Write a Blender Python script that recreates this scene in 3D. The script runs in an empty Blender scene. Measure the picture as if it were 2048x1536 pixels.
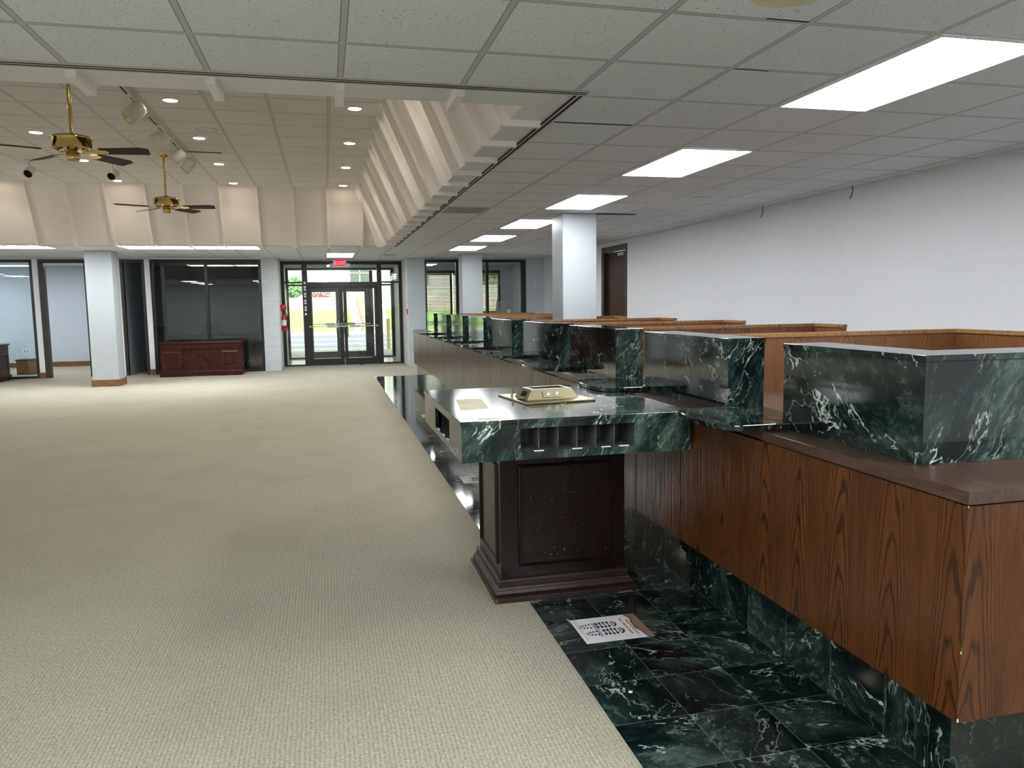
import bpy, math, random
from mathutils import Vector, Matrix
random.seed(7)
PI = math.pi
COL = bpy.context.scene.collection
H = 2.675            # lower ceiling
HU = 3.65            # raised ceiling
T = 0.6096
X0, Y0 = 0.7223, 2.8556   # ceiling grid origin

# ------------------------------------------------------------ mesh helpers
class MB:
    def __init__(s): s.v = []; s.f = []; s.m = []; s.sm = []
    def add(s, vs, fs, mi=0, smooth=False):
        b = len(s.v); s.v += [tuple(v) for v in vs]
        for f in fs: s.f.append([b + i for i in f]); s.m.append(mi); s.sm.append(smooth)
        return s
    def box(s, x0, x1, y0, y1, z0, z1, mi=0):
        return s.add([(x0,y0,z0),(x1,y0,z0),(x1,y1,z0),(x0,y1,z0),(x0,y0,z1),(x1,y0,z1),(x1,y1,z1),(x0,y1,z1)],
                     [(0,3,2,1),(4,5,6,7),(0,1,5,4),(1,2,6,5),(2,3,7,6),(3,0,4,7)], mi)
    def quad(s, a, b, c, d, mi=0): return s.add([a,b,c,d], [(0,1,2,3)], mi)
    def prism(s, pts, d, mi=0):
        """closed polygon pts (3D, coplanar) extruded by vector d"""
        n = len(pts); p2 = [tuple(Vector(p) + Vector(d)) for p in pts]
        fs = [tuple(range(n))[::-1], tuple(range(n, 2*n))] + [(i, (i+1) % n, n+(i+1) % n, n+i) for i in range(n)]
        return s.add(list(pts) + p2, fs, mi)
    def lathe(s, c, prof, n=32, axis=(0,0,1), mi=0, smooth=True, caps=True):
        """prof: (r,h) list along axis from c"""
        ax = Vector(axis).normalized(); a = ax.orthogonal().normalized(); b = ax.cross(a); c = Vector(c)
        vs = []; fs = []
        for r, h in prof:
            for i in range(n):
                t = 2*PI*i/n; vs.append(c + ax*h + (a*math.cos(t) + b*math.sin(t))*r)
        for k in range(len(prof)-1):
            for i in range(n):
                j = (i+1) % n; fs.append((k*n+i, k*n+j, (k+1)*n+j, (k+1)*n+i))
        s.add(vs, fs, mi, smooth)
        if caps:
            if prof[0][0] > 1e-5: s.add(vs[:n], [tuple(range(n))[::-1]], mi)
            if prof[-1][0] > 1e-5: s.add(vs[-n:], [tuple(range(n))], mi)
        return s
    def tube(s, pts, r, n=10, mi=0):
        pts = [Vector(p) for p in pts]; vs = []; fs = []
        prev = None
        for k, p in enumerate(pts):
            d = (pts[min(k+1, len(pts)-1)] - pts[max(k-1, 0)]).normalized()
            if prev is None: a = d.orthogonal().normalized()
            else: a = (prev - d*prev.dot(d)).normalized()
            prev = a; b = d.cross(a)
            for i in range(n):
                t = 2*PI*i/n; vs.append(p + (a*math.cos(t) + b*math.sin(t))*r)
        for k in range(len(pts)-1):
            for i in range(n):
                j = (i+1) % n; fs.append((k*n+i, k*n+j, (k+1)*n+j, (k+1)*n+i))
        s.add(vs, fs, mi, True)
        s.add(vs[:n], [tuple(range(n))[::-1]], mi); s.add(vs[-n:], [tuple(range(n))], mi)
        return s
    def frustum(s, x0,x1,y0,y1,z0, X0_,X1_,Y0_,Y1_,z1, mi=0):
        return s.add([(x0,y0,z0),(x1,y0,z0),(x1,y1,z0),(x0,y1,z0),(X0_,Y0_,z1),(X1_,Y0_,z1),(X1_,Y1_,z1),(X0_,Y1_,z1)],
                     [(0,3,2,1),(4,5,6,7),(0,1,5,4),(1,2,6,5),(2,3,7,6),(3,0,4,7)], mi)
    def xf(s, M):
        s.v = [tuple(M @ Vector(v)) for v in s.v]; return s

def worldloc(o):
    l = Vector((0,0,0))
    while o: l += Vector(o.location); o = o.parent
    return l
def build(name, mb, mats, parent=None, bevel=0, local=False, origin=None):
    me = bpy.data.meshes.new(name)
    off = Vector((0,0,0))
    if parent is not None and not local: off = worldloc(parent)
    vs = mb.v
    if parent is None:
        if origin is None:
            xs = [v[0] for v in vs]; ys = [v[1] for v in vs]; zs = [v[2] for v in vs]
            origin = ((min(xs)+max(xs))/2, (min(ys)+max(ys))/2, min(zs))
        off = Vector(origin)
    me.from_pydata([tuple(Vector(v) - off) for v in vs], [], mb.f)
    if not isinstance(mats, (list, tuple)): mats = [mats]
    for m in mats: me.materials.append(m)
    for p, mi, sm in zip(me.polygons, mb.m, mb.sm): p.material_index = mi; p.use_smooth = sm
    me.update()
    o = bpy.data.objects.new(name, me); COL.objects.link(o)
    if parent is not None: o.parent = parent
    else: o.location = off
    if bevel:
        b = o.modifiers.new('edge', 'BEVEL'); b.width = bevel; b.segments = 2; b.limit_method = 'ANGLE'; b.angle_limit = 0.7
    return o
def empty(name, loc=(0,0,0)):
    o = bpy.data.objects.new(name, None); COL.objects.link(o); o.location = loc; o.empty_display_size = .1; return o
def tag(o, label=None, cat=None, group=None, kind=None):
    if label: o['label'] = label
    if cat: o['category'] = cat
    if group: o['group'] = group
    if kind: o['kind'] = kind
    return o
def struct(name, mb, mats, bevel=0): return tag(build(name, mb, mats, bevel=bevel), kind='structure')
def copy_tree(o, parent=None):
    c = o.copy(); COL.objects.link(c)
    if parent: c.parent = parent
    for ch in list(KIDS.get(o.name, [])) or [x for x in o.children]: copy_tree(ch, c)
    return c
KIDS = {}
def text_mb(body, size, M, extrude=0.0, align='CENTER', font_shear=0, bold=0):
    cu = bpy.data.curves.new('lettering', 'FONT'); cu.body = body; cu.size = size; cu.align_x = align; cu.align_y = 'CENTER'
    cu.extrude = extrude; cu.resolution_u = 3; cu.offset = bold; cu.shear = font_shear
    o = bpy.data.objects.new('lettering', cu); COL.objects.link(o)
    dg = bpy.context.evaluated_depsgraph_get(); dg.update()
    me = bpy.data.meshes.new_from_object(o.evaluated_get(dg))
    mb = MB(); mb.add([M @ v.co for v in me.vertices], [tuple(p.vertices) for p in me.polygons])
    bpy.data.objects.remove(o); bpy.data.curves.remove(cu); bpy.data.meshes.remove(me)
    return mb

# ------------------------------------------------------------ material helpers
class NT:
    def __init__(s, name):
        s.mat = bpy.data.materials.new(name); s.mat.use_nodes = True; s.t = s.mat.node_tree
        s.b = s.t.nodes['Principled BSDF']; s.out = s.t.nodes['Material Output']
    def n(s, typ, **k):
        nd = s.t.nodes.new(typ)
        for a, v in k.items(): setattr(nd, a, v)
        return nd
    def l(s, a, b): s.t.links.new(a, b)
    def put(s, sock, v):
        if hasattr(v, 'is_output'): s.l(v, sock)
        else: sock.default_value = v
    def math(s, op, a, b=0.0, c=None, clamp=False):
        nd = s.n('ShaderNodeMath', operation=op, use_clamp=clamp)
        s.put(nd.inputs[0], a)
        if op not in ('FLOOR','FRACT','ABSOLUTE','SINE','SQRT'): s.put(nd.inputs[1], b)
        if c is not None: s.put(nd.inputs[2], c)
        return nd.outputs[0]
    def vmath(s, op, a, b=(0,0,0)):
        nd = s.n('ShaderNodeVectorMath', operation=op); s.put(nd.inputs[0], a); s.put(nd.inputs[1], b); return nd.outputs[0]
    def pos(s): return s.n('ShaderNodeNewGeometry').outputs['Position']
    def sep(s, v):
        nd = s.n('ShaderNodeSeparateXYZ'); s.l(v, nd.inputs[0]); return nd.outputs
    def comb(s, x, y, z):
        nd = s.n('ShaderNodeCombineXYZ'); s.put(nd.inputs[0], x); s.put(nd.inputs[1], y); s.put(nd.inputs[2], z); return nd.outputs[0]
    def noise(s, vec, scale, detail=3, rough=.5, dist=0.0):
        nd = s.n('ShaderNodeTexNoise'); s.l(vec, nd.inputs['Vector']); nd.inputs['Scale'].default_value = scale
        nd.inputs['Detail'].default_value = detail; nd.inputs['Roughness'].default_value = rough; nd.inputs['Distortion'].default_value = dist
        return nd.outputs['Fac']
    def noisec(s, vec, scale, detail=2):
        nd = s.n('ShaderNodeTexNoise'); s.l(vec, nd.inputs['Vector']); nd.inputs['Scale'].default_value = scale; nd.inputs['Detail'].default_value = detail
        return nd.outputs['Color']
    def white(s, vec):
        nd = s.n('ShaderNodeTexWhiteNoise', noise_dimensions='3D'); s.l(vec, nd.inputs['Vector']); return nd.outputs
    def ramp(s, fac, stops, interp='LINEAR'):
        nd = s.n('ShaderNodeValToRGB'); nd.color_ramp.interpolation = interp
        e = nd.color_ramp.elements
        while len(e) > 1: e.remove(e[-1])
        e[0].position = stops[0][0]; e[0].color = (*stops[0][1], 1)
        for p, c in stops[1:]:
            x = e.new(p); x.color = (*c, 1)
        s.l(fac, nd.inputs[0]); return nd.outputs[0]
    def step(s, v, a, b, clamp=True):
        nd = s.n('ShaderNodeMapRange'); nd.clamp = clamp; s.l(v, nd.inputs[0])
        nd.inputs[1].default_value = a; nd.inputs[2].default_value = b; return nd.outputs[0]
    def mix(s, f, a, b, typ='MIX'):
        nd = s.n('ShaderNodeMix', data_type='RGBA', blend_type=typ)
        s.put(nd.inputs[0], f)
        for sk, v in ((nd.inputs[6], a), (nd.inputs[7], b)):
            if isinstance(v, tuple): sk.default_value = (*v, 1) if len(v) == 3 else v
            else: s.l(v, sk)
        return nd.outputs[2]
    def base(s, c):
        if isinstance(c, tuple): s.b.inputs['Base Color'].default_value = (*c, 1)
        else: s.l(c, s.b.inputs['Base Color'])
    def set(s, rough=.5, metal=0, spec=.5, coat=0, coat_r=.05):
        s.put(s.b.inputs['Roughness'], rough); s.b.inputs['Metallic'].default_value = metal
        s.b.inputs['Specular IOR Level'].default_value = spec; s.b.inputs['Coat Weight'].default_value = coat; s.b.inputs['Coat Roughness'].default_value = coat_r
    def bump(s, h, strength=.3, dist=.002):
        nd = s.n('ShaderNodeBump'); nd.inputs['Strength'].default_value = strength; nd.inputs['Distance'].default_value = dist
        s.l(h, nd.inputs['Height']); s.l(nd.outputs[0], s.b.inputs['Normal'])

def plain(name, col, rough=.5, metal=0, spec=.5, var=.06, bump=0, bscale=200, coat=0):
    s = NT(name); P = s.pos(); n = s.noise(P, 6, 3)
    lo = tuple(c*(1-var) for c in col); hi = tuple(min(1, c*(1+var)) for c in col)
    s.base(s.mix(n, lo, hi)); s.set(rough, metal, spec, coat)
    if bump: s.bump(s.noise(P, bscale, 2), bump, .001)
    return s.mat
def emit(name, col, st, base=(.8,.8,.8)):
    s = NT(name); s.base(base); s.b.inputs['Emission Color'].default_value = (*col, 1); s.b.inputs['Emission Strength'].default_value = st
    return s.mat

def marble_mat(name, tile=(.3048,.3048,.3048), off=(0,0,0), grout=True, rough=.07, planes='xyz', bright=1.0, gl=.0011):
    s = NT(name); P = s.vmath('ADD', s.pos(), off); x, y, z = s.sep(P)
    fl = [s.math('FLOOR', s.math('DIVIDE', c, t)) if t else 0.0 for c, t in zip((x,y,z), tile)]
    w = s.white(s.comb(*fl)); hv = s.vmath('SCALE', w['Color']); hv.node.inputs[3].default_value = 37.0
    Q = s.vmath('ADD', P, hv)
    # random in-tile direction: two stretched versions of the field mixed by the hash
    warp = s.vmath('SCALE', s.vmath('SUBTRACT', s.noisec(Q, 4.0, 4), (.5,.5,.5))); warp.node.inputs[3].default_value = .10
    Qw = s.vmath('ADD', Q, warp)
    rot = s.n('ShaderNodeVectorRotate', rotation_type='EULER_XYZ'); s.l(Qw, rot.inputs['Vector'])
    ang = s.vmath('SCALE', w['Color']); ang.node.inputs[3].default_value = 3.1; s.l(ang, rot.inputs['Rotation'])
    A = s.vmath('MULTIPLY', rot.outputs[0], (1.15, .30, .55))
    patch = s.noise(A, 5.5, 6, .68)
    fine = s.noise(A, 38, 6, .78)
    base = s.ramp(patch, [(0, (.0015,.003,.004)), (.44, (.003,.0075,.0080)), (.54, (.008,.019,.018)), (.63, (.026,.048,.041)), (.74, (.060,.090,.073)), (1, (.09,.12,.10))])
    base = s.mix(s.math('MULTIPLY', s.step(fine, .50, .80), s.step(patch, .40, .66)), base, (.15,.20,.165))
    v1 = s.math('ABSOLUTE', s.math('SUBTRACT', s.noise(A, 4.4, 5, .60, .1), .5))
    gate = s.step(s.noise(A, 7, 3, .7), .53, .60)
    vein = s.math('MULTIPLY', s.math('SUBTRACT', 1.0, s.step(v1, .001, .010)), gate)
    v2 = s.math('ABSOLUTE', s.math('SUBTRACT', s.noise(s.vmath('ADD', A, (9,4,2)), 9, 4, .60, .1), .5))
    gate2 = s.step(s.noise(A, 4.5, 3, .7), .47, .60)
    vein2 = s.math('MULTIPLY', s.math('MULTIPLY', s.math('SUBTRACT', 1.0, s.step(v2, .0, .012)), gate2), .5)
    col = s.mix(s.math('MAXIMUM', vein, vein2), base, (.42,.50,.45))
    if bright != 1.0: col = s.mix(1.0, col, (bright,)*3, 'MULTIPLY')
    if grout:
        ms = []
        for k, (c, t) in enumerate(zip((x,y,z), tile)):
            if t and 'xyz'[k] in planes:
                f = s.math('FRACT', s.math('DIVIDE', c, t)); d = s.math('MINIMUM', f, s.math('SUBTRACT', 1.0, f))
                ms.append(s.math('LESS_THAN', d, gl/t))
        m = ms[0]
        for q in ms[1:]: m = s.math('MAXIMUM', m, q)
        col = s.mix(s.math('MULTIPLY', m, .75), col, (.13,.16,.14))
        s.put(s.b.inputs['Roughness'], 0)
        s.base(col); s.set(s.math('ADD', rough, s.math('MULTIPLY', m, .4)), 0, .5)
    else:
        s.base(col); s.set(rough, 0, .5)
    return s.mat

def oak_mat(name, dark, mid, lite, pw=.26, rough=.28, vfreq=9, amp=26, seams=0, horiz=False, coat=.0, spec=.5, wavy=0.0):
    s = NT(name); P = s.pos(); x, y, z = s.sep(P)
    u = s.math('DIVIDE', s.math('ADD', x, y), pw) if not horiz else s.math('DIVIDE', z, pw)
    v = z if not horiz else s.math('ADD', x, y)
    idn = s.math('FLOOR', u); wn = s.white(s.comb(idn, 3.3, 1.7))['Value']
    fu = s.math('SUBTRACT', s.math('FRACT', u), s.math('MULTIPLY_ADD', wn, .5, .25))
    nv = s.comb(s.math('MULTIPLY', u, 1.6), 0.0, s.math('MULTIPLY', v, 1.4))
    nz = s.noise(nv, 2.0, 3, .55)
    nz2 = s.noise(s.comb(s.math('MULTIPLY', u, 5), 2.0, s.math('MULTIPLY', v, 3.0)), 2.0, 2)
    ring = s.math('ADD', s.math('MULTIPLY', v, vfreq), s.math('MULTIPLY', s.math('MULTIPLY', fu, fu), amp))
    ring = s.math('ADD', ring, s.math('MULTIPLY', nz, 2.4)); ring = s.math('ADD', ring, s.math('MULTIPLY', nz2, .55)); ring = s.math('ADD', ring, s.math('MULTIPLY', wn, 19))
    sn = s.math('SINE', s.math('MULTIPLY', ring, 6.2832))
    line = s.step(sn, .35, .97)
    pore = s.noise(s.comb(s.math('MULTIPLY', u, 40), 0.0, s.math('MULTIPLY', v, 5)), 3.0, 3, .7)
    col = s.mix(s.step(nz, .3, .75), mid, lite)
    col = s.mix(s.math('MULTIPLY', line, .86), col, dark)
    col = s.mix(s.math('MULTIPLY', s.step(pore, .52, .72), .55), col, dark)
    col = s.mix(s.math('MULTIPLY', wn, .45), col, mid)
    if seams:
        su = s.math('DIVIDE', s.math('ADD', x, y), seams); f = s.math('FRACT', su)
        m = s.math('LESS_THAN', f, .006/seams); col = s.mix(s.math('MULTIPLY', m, .85), col, tuple(c*.25 for c in dark))
    s.base(col); s.set(rough, 0, spec, coat, .12)
    wav = s.noise(s.comb(s.math('MULTIPLY', u, 2.2), 0.0, s.math('MULTIPLY', v, .12)), 3.0, 4, .75)
    s.bump(s.math('ADD', s.math('MULTIPLY', wav, wavy), s.math('MULTIPLY', pore, .08)), 1.0, .001)
    return s.mat

def ceiling_mat(name, tile_c, bar_c, xo, yo, tx=T, ty=T, fk=.75):
    s = NT(name); P = s.pos(); x, y, z = s.sep(P)
    a = s.math('DIVIDE', s.math('SUBTRACT', x, xo), tx); b = s.math('DIVIDE', s.math('SUBTRACT', y, yo), ty)
    ids = s.white(s.comb(s.math('FLOOR', a), s.math('FLOOR', b), 1.0))['Value']
    def dd(c, t):
        f = s.math('FRACT', s.math('ADD', c, .5)); return s.math('MULTIPLY', s.math('ABSOLUTE', s.math('SUBTRACT', f, .5)), t)
    dx, dy = dd(a, tx), dd(b, ty); d = s.math('MINIMUM', dx, dy)
    bar = s.math('LESS_THAN', d, .012); edge = s.math('MULTIPLY', s.math('LESS_THAN', d, .0155), s.math('SUBTRACT', 1.0, bar))  # edge: dark shadow line painted along both sides of the bars
    st = s.comb(s.math('MULTIPLY', x, 1.0), s.math('MULTIPLY', y, .45), 0.0)
    fl = s.noise(st, 125, 2, .6, 1.2); fleck = s.step(fl, .635, .67)
    fl2 = s.noise(s.comb(x, y, 0.0), 260, 2); 
    tc = s.mix(ids, tuple(c*.96 for c in tile_c), tile_c)
    tc = s.mix(s.math('MULTIPLY', s.step(fl2, .45, .7), .18), tc, tuple(c*.6 for c in tile_c))
    tc = s.mix(s.math('MULTIPLY', fleck, fk), tc, tuple(c*.22 for c in tile_c))
    # broad faint water marks
    tc = s.mix(s.math('MULTIPLY', s.step(s.noise(P, .9, 3), .62, .75), .12), tc, (.42,.36,.26))
    col = s.mix(bar, tc, bar_c); col = s.mix(s.math('MULTIPLY', edge, .85), col, (.10,.10,.10))
    s.base(col); s.set(s.math('SUBTRACT', .92, s.math('MULTIPLY', bar, .5)), 0, .4)
    hgt = s.math('SUBTRACT', s.math('MULTIPLY', bar, 1.0), s.math('MULTIPLY', fleck, .5))
    s.bump(hgt, .5, .004)
    return s.mat

def carpet_mat(name, base, hi, lo):
    s = NT(name); P = s.pos(); x, y, z = s.sep(P)
    n1 = s.noise(s.comb(x, s.math('MULTIPLY', y, .75), 0.0), 210, 3, .75)
    n2 = s.noise(P, 62, 2, .6); n3 = s.noise(P, 1.3, 4, .6); n4 = s.noise(P, 9, 3)
    rx = s.math('SINE', s.math('MULTIPLY', s.math('ADD', x, s.math('MULTIPLY', n4, .012)), 6.2832/.017))
    ry = s.math('SINE', s.math('MULTIPLY', s.math('ADD', y, s.math('MULTIPLY', n4, .012)), 6.2832/.012))
    rib = s.math('MULTIPLY', s.math('ADD', rx, ry), .25)
    k = s.math('ADD', s.math('ADD', s.math('MULTIPLY', n1, 1.0), s.math('MULTIPLY', n2, .35)), s.math('MULTIPLY', rib, .19))
    col = s.ramp(s.step(k, .42, .98), [(0, lo), (.5, base), (1, hi)])
    col = s.mix(s.math('MULTIPLY', s.step(n3, .45, .75), .14), col, tuple(c*.7 for c in lo))
    pit = s.step(s.noise(s.comb(x, s.math('MULTIPLY', y, 1.8), 0.0), 105, 2, .6), .60, .70)
    col = s.mix(s.math('MULTIPLY', pit, .42), col, tuple(c*.55 for c in lo))
    s.base(col); s.set(.95, 0, .15)
    s.bump(k, .65, .006)
    return s.mat

def brick_mat(name, col, mort, w=.2, h=.0677, bump=.6, rough=.6, spec=.4):
    s = NT(name); P = s.pos(); x, y, z = s.sep(P)
    br = s.n('ShaderNodeTexBrick'); s.l(s.comb(s.math('ADD', x, y), z, 0.0), br.inputs['Vector'])
    br.inputs['Scale'].default_value = 1.0; br.inputs['Brick Width'].default_value = w; br.inputs['Row Height'].default_value = h
    br.inputs['Mortar Size'].default_value = .007; br.inputs['Mortar Smooth'].default_value = .5
    br.inputs['Color1'].default_value = (*col, 1); br.inputs['Color2'].default_value = (*[c*.93 for c in col], 1); br.inputs['Mortar'].default_value = (*mort, 1)
    s.l(br.outputs['Color'], s.b.inputs['Base Color']); s.set(rough, 0, spec)
    hh = s.math('ADD', s.math('SUBTRACT', 1.0, br.outputs['Fac']), s.math('MULTIPLY', s.noise(P, 60, 3), .35))
    s.bump(hh, bump, .006)
    return s.mat

def glass_mat(name, tint=(1,1,1), refl=1.0, ior=1.5):
    m = bpy.data.materials.new(name); m.use_nodes = True; t = m.node_tree; t.nodes.clear()
    out = t.nodes.new('ShaderNodeOutputMaterial'); mx = t.nodes.new('ShaderNodeMixShader')
    tr = t.nodes.new('ShaderNodeBsdfTransparent'); tr.inputs[0].default_value = (*tint, 1)
    gl = t.nodes.new('ShaderNodeBsdfGlossy'); gl.inputs['Roughness'].default_value = .0; gl.inputs['Color'].default_value = (refl,refl,refl,1)
    fr = t.nodes.new('ShaderNodeFresnel'); fr.inputs[0].default_value = ior
    t.links.new(fr.outputs[0], mx.inputs[0]); t.links.new(tr.outputs[0], mx.inputs[1]); t.links.new(gl.outputs[0], mx.inputs[2]); t.links.new(mx.outputs[0], out.inputs[0])
    return m

# ------------------------------------------------------------ materials
M = {}
M['carpet'] = carpet_mat('beige_loop_carpet', (.375,.355,.288), (.64,.61,.51), (.150,.140,.108))
M['ceil'] = ceiling_mat('acoustic_tile', (.75,.78,.815), (.47,.485,.49), X0, Y0)
M['ceilU'] = ceiling_mat('raised_acoustic_tile', (.70,.67,.64), (.50,.475,.45), X0, Y0, fk=.2)
M['wall'] = plain('pale_blue_grey_paint', (.50,.54,.59), .55, var=.03, bump=.12, bscale=120)
M['wallW'] = plain('white_paint', (.74,.76,.80), .5, var=.03, bump=.12, bscale=120)
M['office'] = plain('office_blue_paint', (.50,.55,.62), .6, var=.03)
M['beige'] = plain('beige_paint', (.42,.38,.32), .6, var=.03)
M['column'] = plain('column_paint', (.40,.435,.46), .45, var=.02, bump=.1, bscale=90)
M['recess'] = plain('cream_recess_paint', (.83,.77,.745), .55, var=.02)
M['soffit'] = plain('soffit_paint', (.74,.74,.72), .45, var=.02)
M['fin'] = plain('fin_paint', (.86,.82,.79), .45, var=.02)
M['black'] = plain('black_aluminium', (.012,.012,.013), .35, .0, .5, var=.1)
M['bronze'] = plain('dark_bronze_frame', (.035,.033,.028), .35, .3, .5, var=.1)
M['darkslot'] = plain('slot_black', (.004,.004,.004), .8)
M['alu'] = plain('satin_aluminium', (.55,.54,.50), .35, .6)
M['marbleF'] = marble_mat('green_marble_floor', (.3048,.3048,0), (-1.896+.3048*7, -.095, 0), planes='xy')
M['marbleS'] = marble_mat('green_marble_slab', (0,0,0), (0,0,0), grout=False, rough=.06, bright=1.25)
M['marbleK'] = marble_mat('green_marble_kick', (.3048,.3048,0), (-1.896+.3048*7+.01, -.095, 0), planes='y', gl=.0008)
M['marbleT'] = marble_mat('green_marble_table', (0,0,0), (4.9,1.7,.4), grout=False, rough=.11, bright=1.7)
M['oak'] = oak_mat('dark_oak_panel', (.012,.004,.0015), (.066,.021,.006), (.135,.047,.013), pw=.27, rough=.21, vfreq=5.5, amp=46, wavy=7.0, spec=.4)
M['oakP'] = oak_mat('partition_oak', (.045,.018,.007), (.13,.055,.022), (.20,.09,.036), pw=.30, rough=.35, vfreq=8, amp=30)
M['oakRail'] = oak_mat('oak_rail', (.10,.045,.016), (.24,.12,.045), (.32,.17,.07), pw=.06, rough=.35, vfreq=6, amp=6)  # paler oak; paints in the lit top edge on the partition rails
M['basewood'] = oak_mat('oak_baseboard', (.07,.03,.012), (.17,.08,.03), (.22,.11,.045), pw=.07, rough=.35, vfreq=3, amp=3, horiz=True)
s = NT('brown_laminate'); P = s.pos(); x, y, z = s.sep(P)
nn = s.noise(s.comb(s.math('MULTIPLY', x, 9), s.math('MULTIPLY', y, 1.2), s.math('MULTIPLY', z, 9)), 6, 5, .65, .6)
s.base(s.ramp(nn, [(.25, (.030,.015,.010)), (.5, (.062,.034,.024)), (.8, (.115,.070,.052))])); s.set(.30, 0, .5); M['lam'] = s.mat
M['mahog'] = oak_mat('mahogany', (.010,.002,.0015), (.036,.0065,.0045), (.058,.011,.007), pw=.5, rough=.32, vfreq=3, amp=10, spec=.22)
M['espresso'] = oak_mat('espresso_lacquer', (.006,.003,.003), (.011,.0052,.0048), (.016,.0075,.0065), pw=.4, rough=.22, vfreq=3, amp=8, spec=.3)
M['basemould'] = oak_mat('worn_base_mould', (.012,.006,.005), (.022,.011,.009), (.034,.018,.015), pw=.5, rough=.4, vfreq=3, amp=6)
M['rawwood'] = plain('worn_raw_wood', (.10,.06,.045), .7, var=.2)
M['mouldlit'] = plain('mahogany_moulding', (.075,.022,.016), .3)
M['brass'] = plain('polished_brass', (.62,.47,.17), .13, 1.0, var=.08)
M['oldbrass'] = plain('worn_brass_plate', (.27,.235,.15), .30, .9, var=.2)
M['blade'] = plain('dark_walnut_blade', (.022,.011,.012), .5, spec=.15, var=.2)
M['whiteplastic'] = plain('white_plastic', (.70,.70,.68), .4)
M['spotw'] = plain('white_enamel', (.66,.62,.56), .35)
M['goldin'] = plain('gold_reflector', (.7,.5,.2), .3, .8)
M['brick'] = brick_mat('white_painted_brick', (.66,.67,.66), (.50,.51,.50))
M['brickS'] = brick_mat('white_painted_brick_front', (.56,.60,.63), (.48,.52,.54), bump=.35)
M['block'] = brick_mat('blue_grey_block', (.46,.51,.55), (.42,.47,.50), w=.4, h=.2, bump=.4)
M['glass'] = glass_mat('clear_glass', (.93,.96,.95))
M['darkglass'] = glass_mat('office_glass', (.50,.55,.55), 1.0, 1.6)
M['litglass'] = glass_mat('lit_office_glass', (.90,.95,.96), 1.0, 1.5)
M['red'] = plain('fire_red', (.45,.012,.02), .3)
M['redtxt'] = plain('red_ink', (.42,.04,.05), .6)
M['bluetxt'] = plain('blue_ink', (.10,.10,.42), .6)
M['blackink'] = plain('black_ink', (.01,.01,.018), .5)
M['greyink'] = plain('grey_ink', (.30,.29,.32), .6)
M['paper'] = plain('sticker_vinyl', (.78,.78,.80), .35, var=.02)
M['photoband'] = plain('printed_photo_band', (.28,.17,.13), .4, var=.5)
M['yellowmark'] = plain('yellowish_mark', (.72,.68,.48), .5, var=.25)
M['paperstrip'] = plain('paper_strip', (.66,.64,.52), .6)
M['cubby'] = plain('grey_cubby_lining', (.075,.078,.085), .4)
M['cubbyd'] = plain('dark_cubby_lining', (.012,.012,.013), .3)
M['divider'] = plain('smoked_divider', (.10,.11,.11), .15)
M['vent'] = plain('vent_grey', (.38,.37,.34), .6)
M['sage'] = plain('vest_floor', (.62,.62,.60), .2)
M['slat'] = plain('blind_slat', (.50,.43,.30), .45)
M['troffer'] = emit('troffer_glow', (.975,.99,1.0), 20.0)
M['downglow'] = emit('downlight_glow', (1.0,.86,.66), 40.0)
M['exitglow'] = emit('exit_red_glow', (1.0,.01,.04), .75, (.25,.0,.01))
M['exitletter'] = emit('exit_letter_glow', (1.0,.16,.2), 1.0, (.5,.1,.1))
M['lampwhite'] = plain('lamp_head_white', (.75,.75,.73), .3)
M['stain'] = plain('water_stain', (.66,.63,.44), .9, var=.15)
M['wire'] = plain('black_wire', (.02,.02,.02), .5)
# outside
M['concrete'] = plain('concrete', (.55,.53,.48), .9, bump=.2)
M['asphalt'] = plain('asphalt', (.20,.20,.23), .9)
M['grass'] = plain('lawn_grass', (.30,.46,.12), .95, var=.35)
M['dirt'] = plain('flower_bed', (.55,.42,.33), .95, var=.4)
M['stone'] = plain('pale_stone', (.66,.62,.52), .8)
M['bldg'] = plain('cream_building', (.62,.58,.52), .8)
M['bldwin'] = plain('building_window', (.16,.18,.16), .2)
M['yellow'] = plain('yellow_post', (.80,.68,.30), .6)
M['leaf'] = plain('green_leaves', (.30,.46,.22), .9, var=.4)
M['leafred'] = plain('reddish_leaves', (.60,.36,.36), .9, var=.4)
M['trunk'] = plain('bark', (.12,.08,.05), .9)
M['soffitout'] = plain('porch_soffit', (.80,.72,.62), .7)

# ------------------------------------------------------------ setting
XR0, XR1 = 5.14, 5.56      # the wall behind the tellers runs very slightly out of square
def xr(y): return XR0 + .0225*(y-4.0)
XL, YB, YF = -12.0, -6.0, 19.2
RX0, RX1, RY0, RY1 = -8.6, 1.405, 3.975, 15.28    # hole of the raised ceiling, outer edge of the air slots
struct('floor', MB().box(XL, 0.985, YB, 22.8, -.1, 0).box(.985, 6.2, 16.72, 22.8, -.1, 0).box(2.0, 6.2, YB, 16.72, -.1, 0).box(.985, 2.0, YB, -2.4, -.1, 0), M['carpet'])
struct('floor_marble_aisle', MB().box(.985, 2.0, -2.4, 16.72, -.1, .001), M['marbleF'])
cm = MB()
cm.box(XL, 6.2, YB, RY0, H, H+.06).box(XL, 6.2, RY1, 22.9, H, H+.06).box(RX1, 6.2, RY0, RY1, H, H+.06).box(XL, RX0, RY0, RY1, H, H+.06)
struct('ceiling', cm, M['ceil'])
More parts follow.
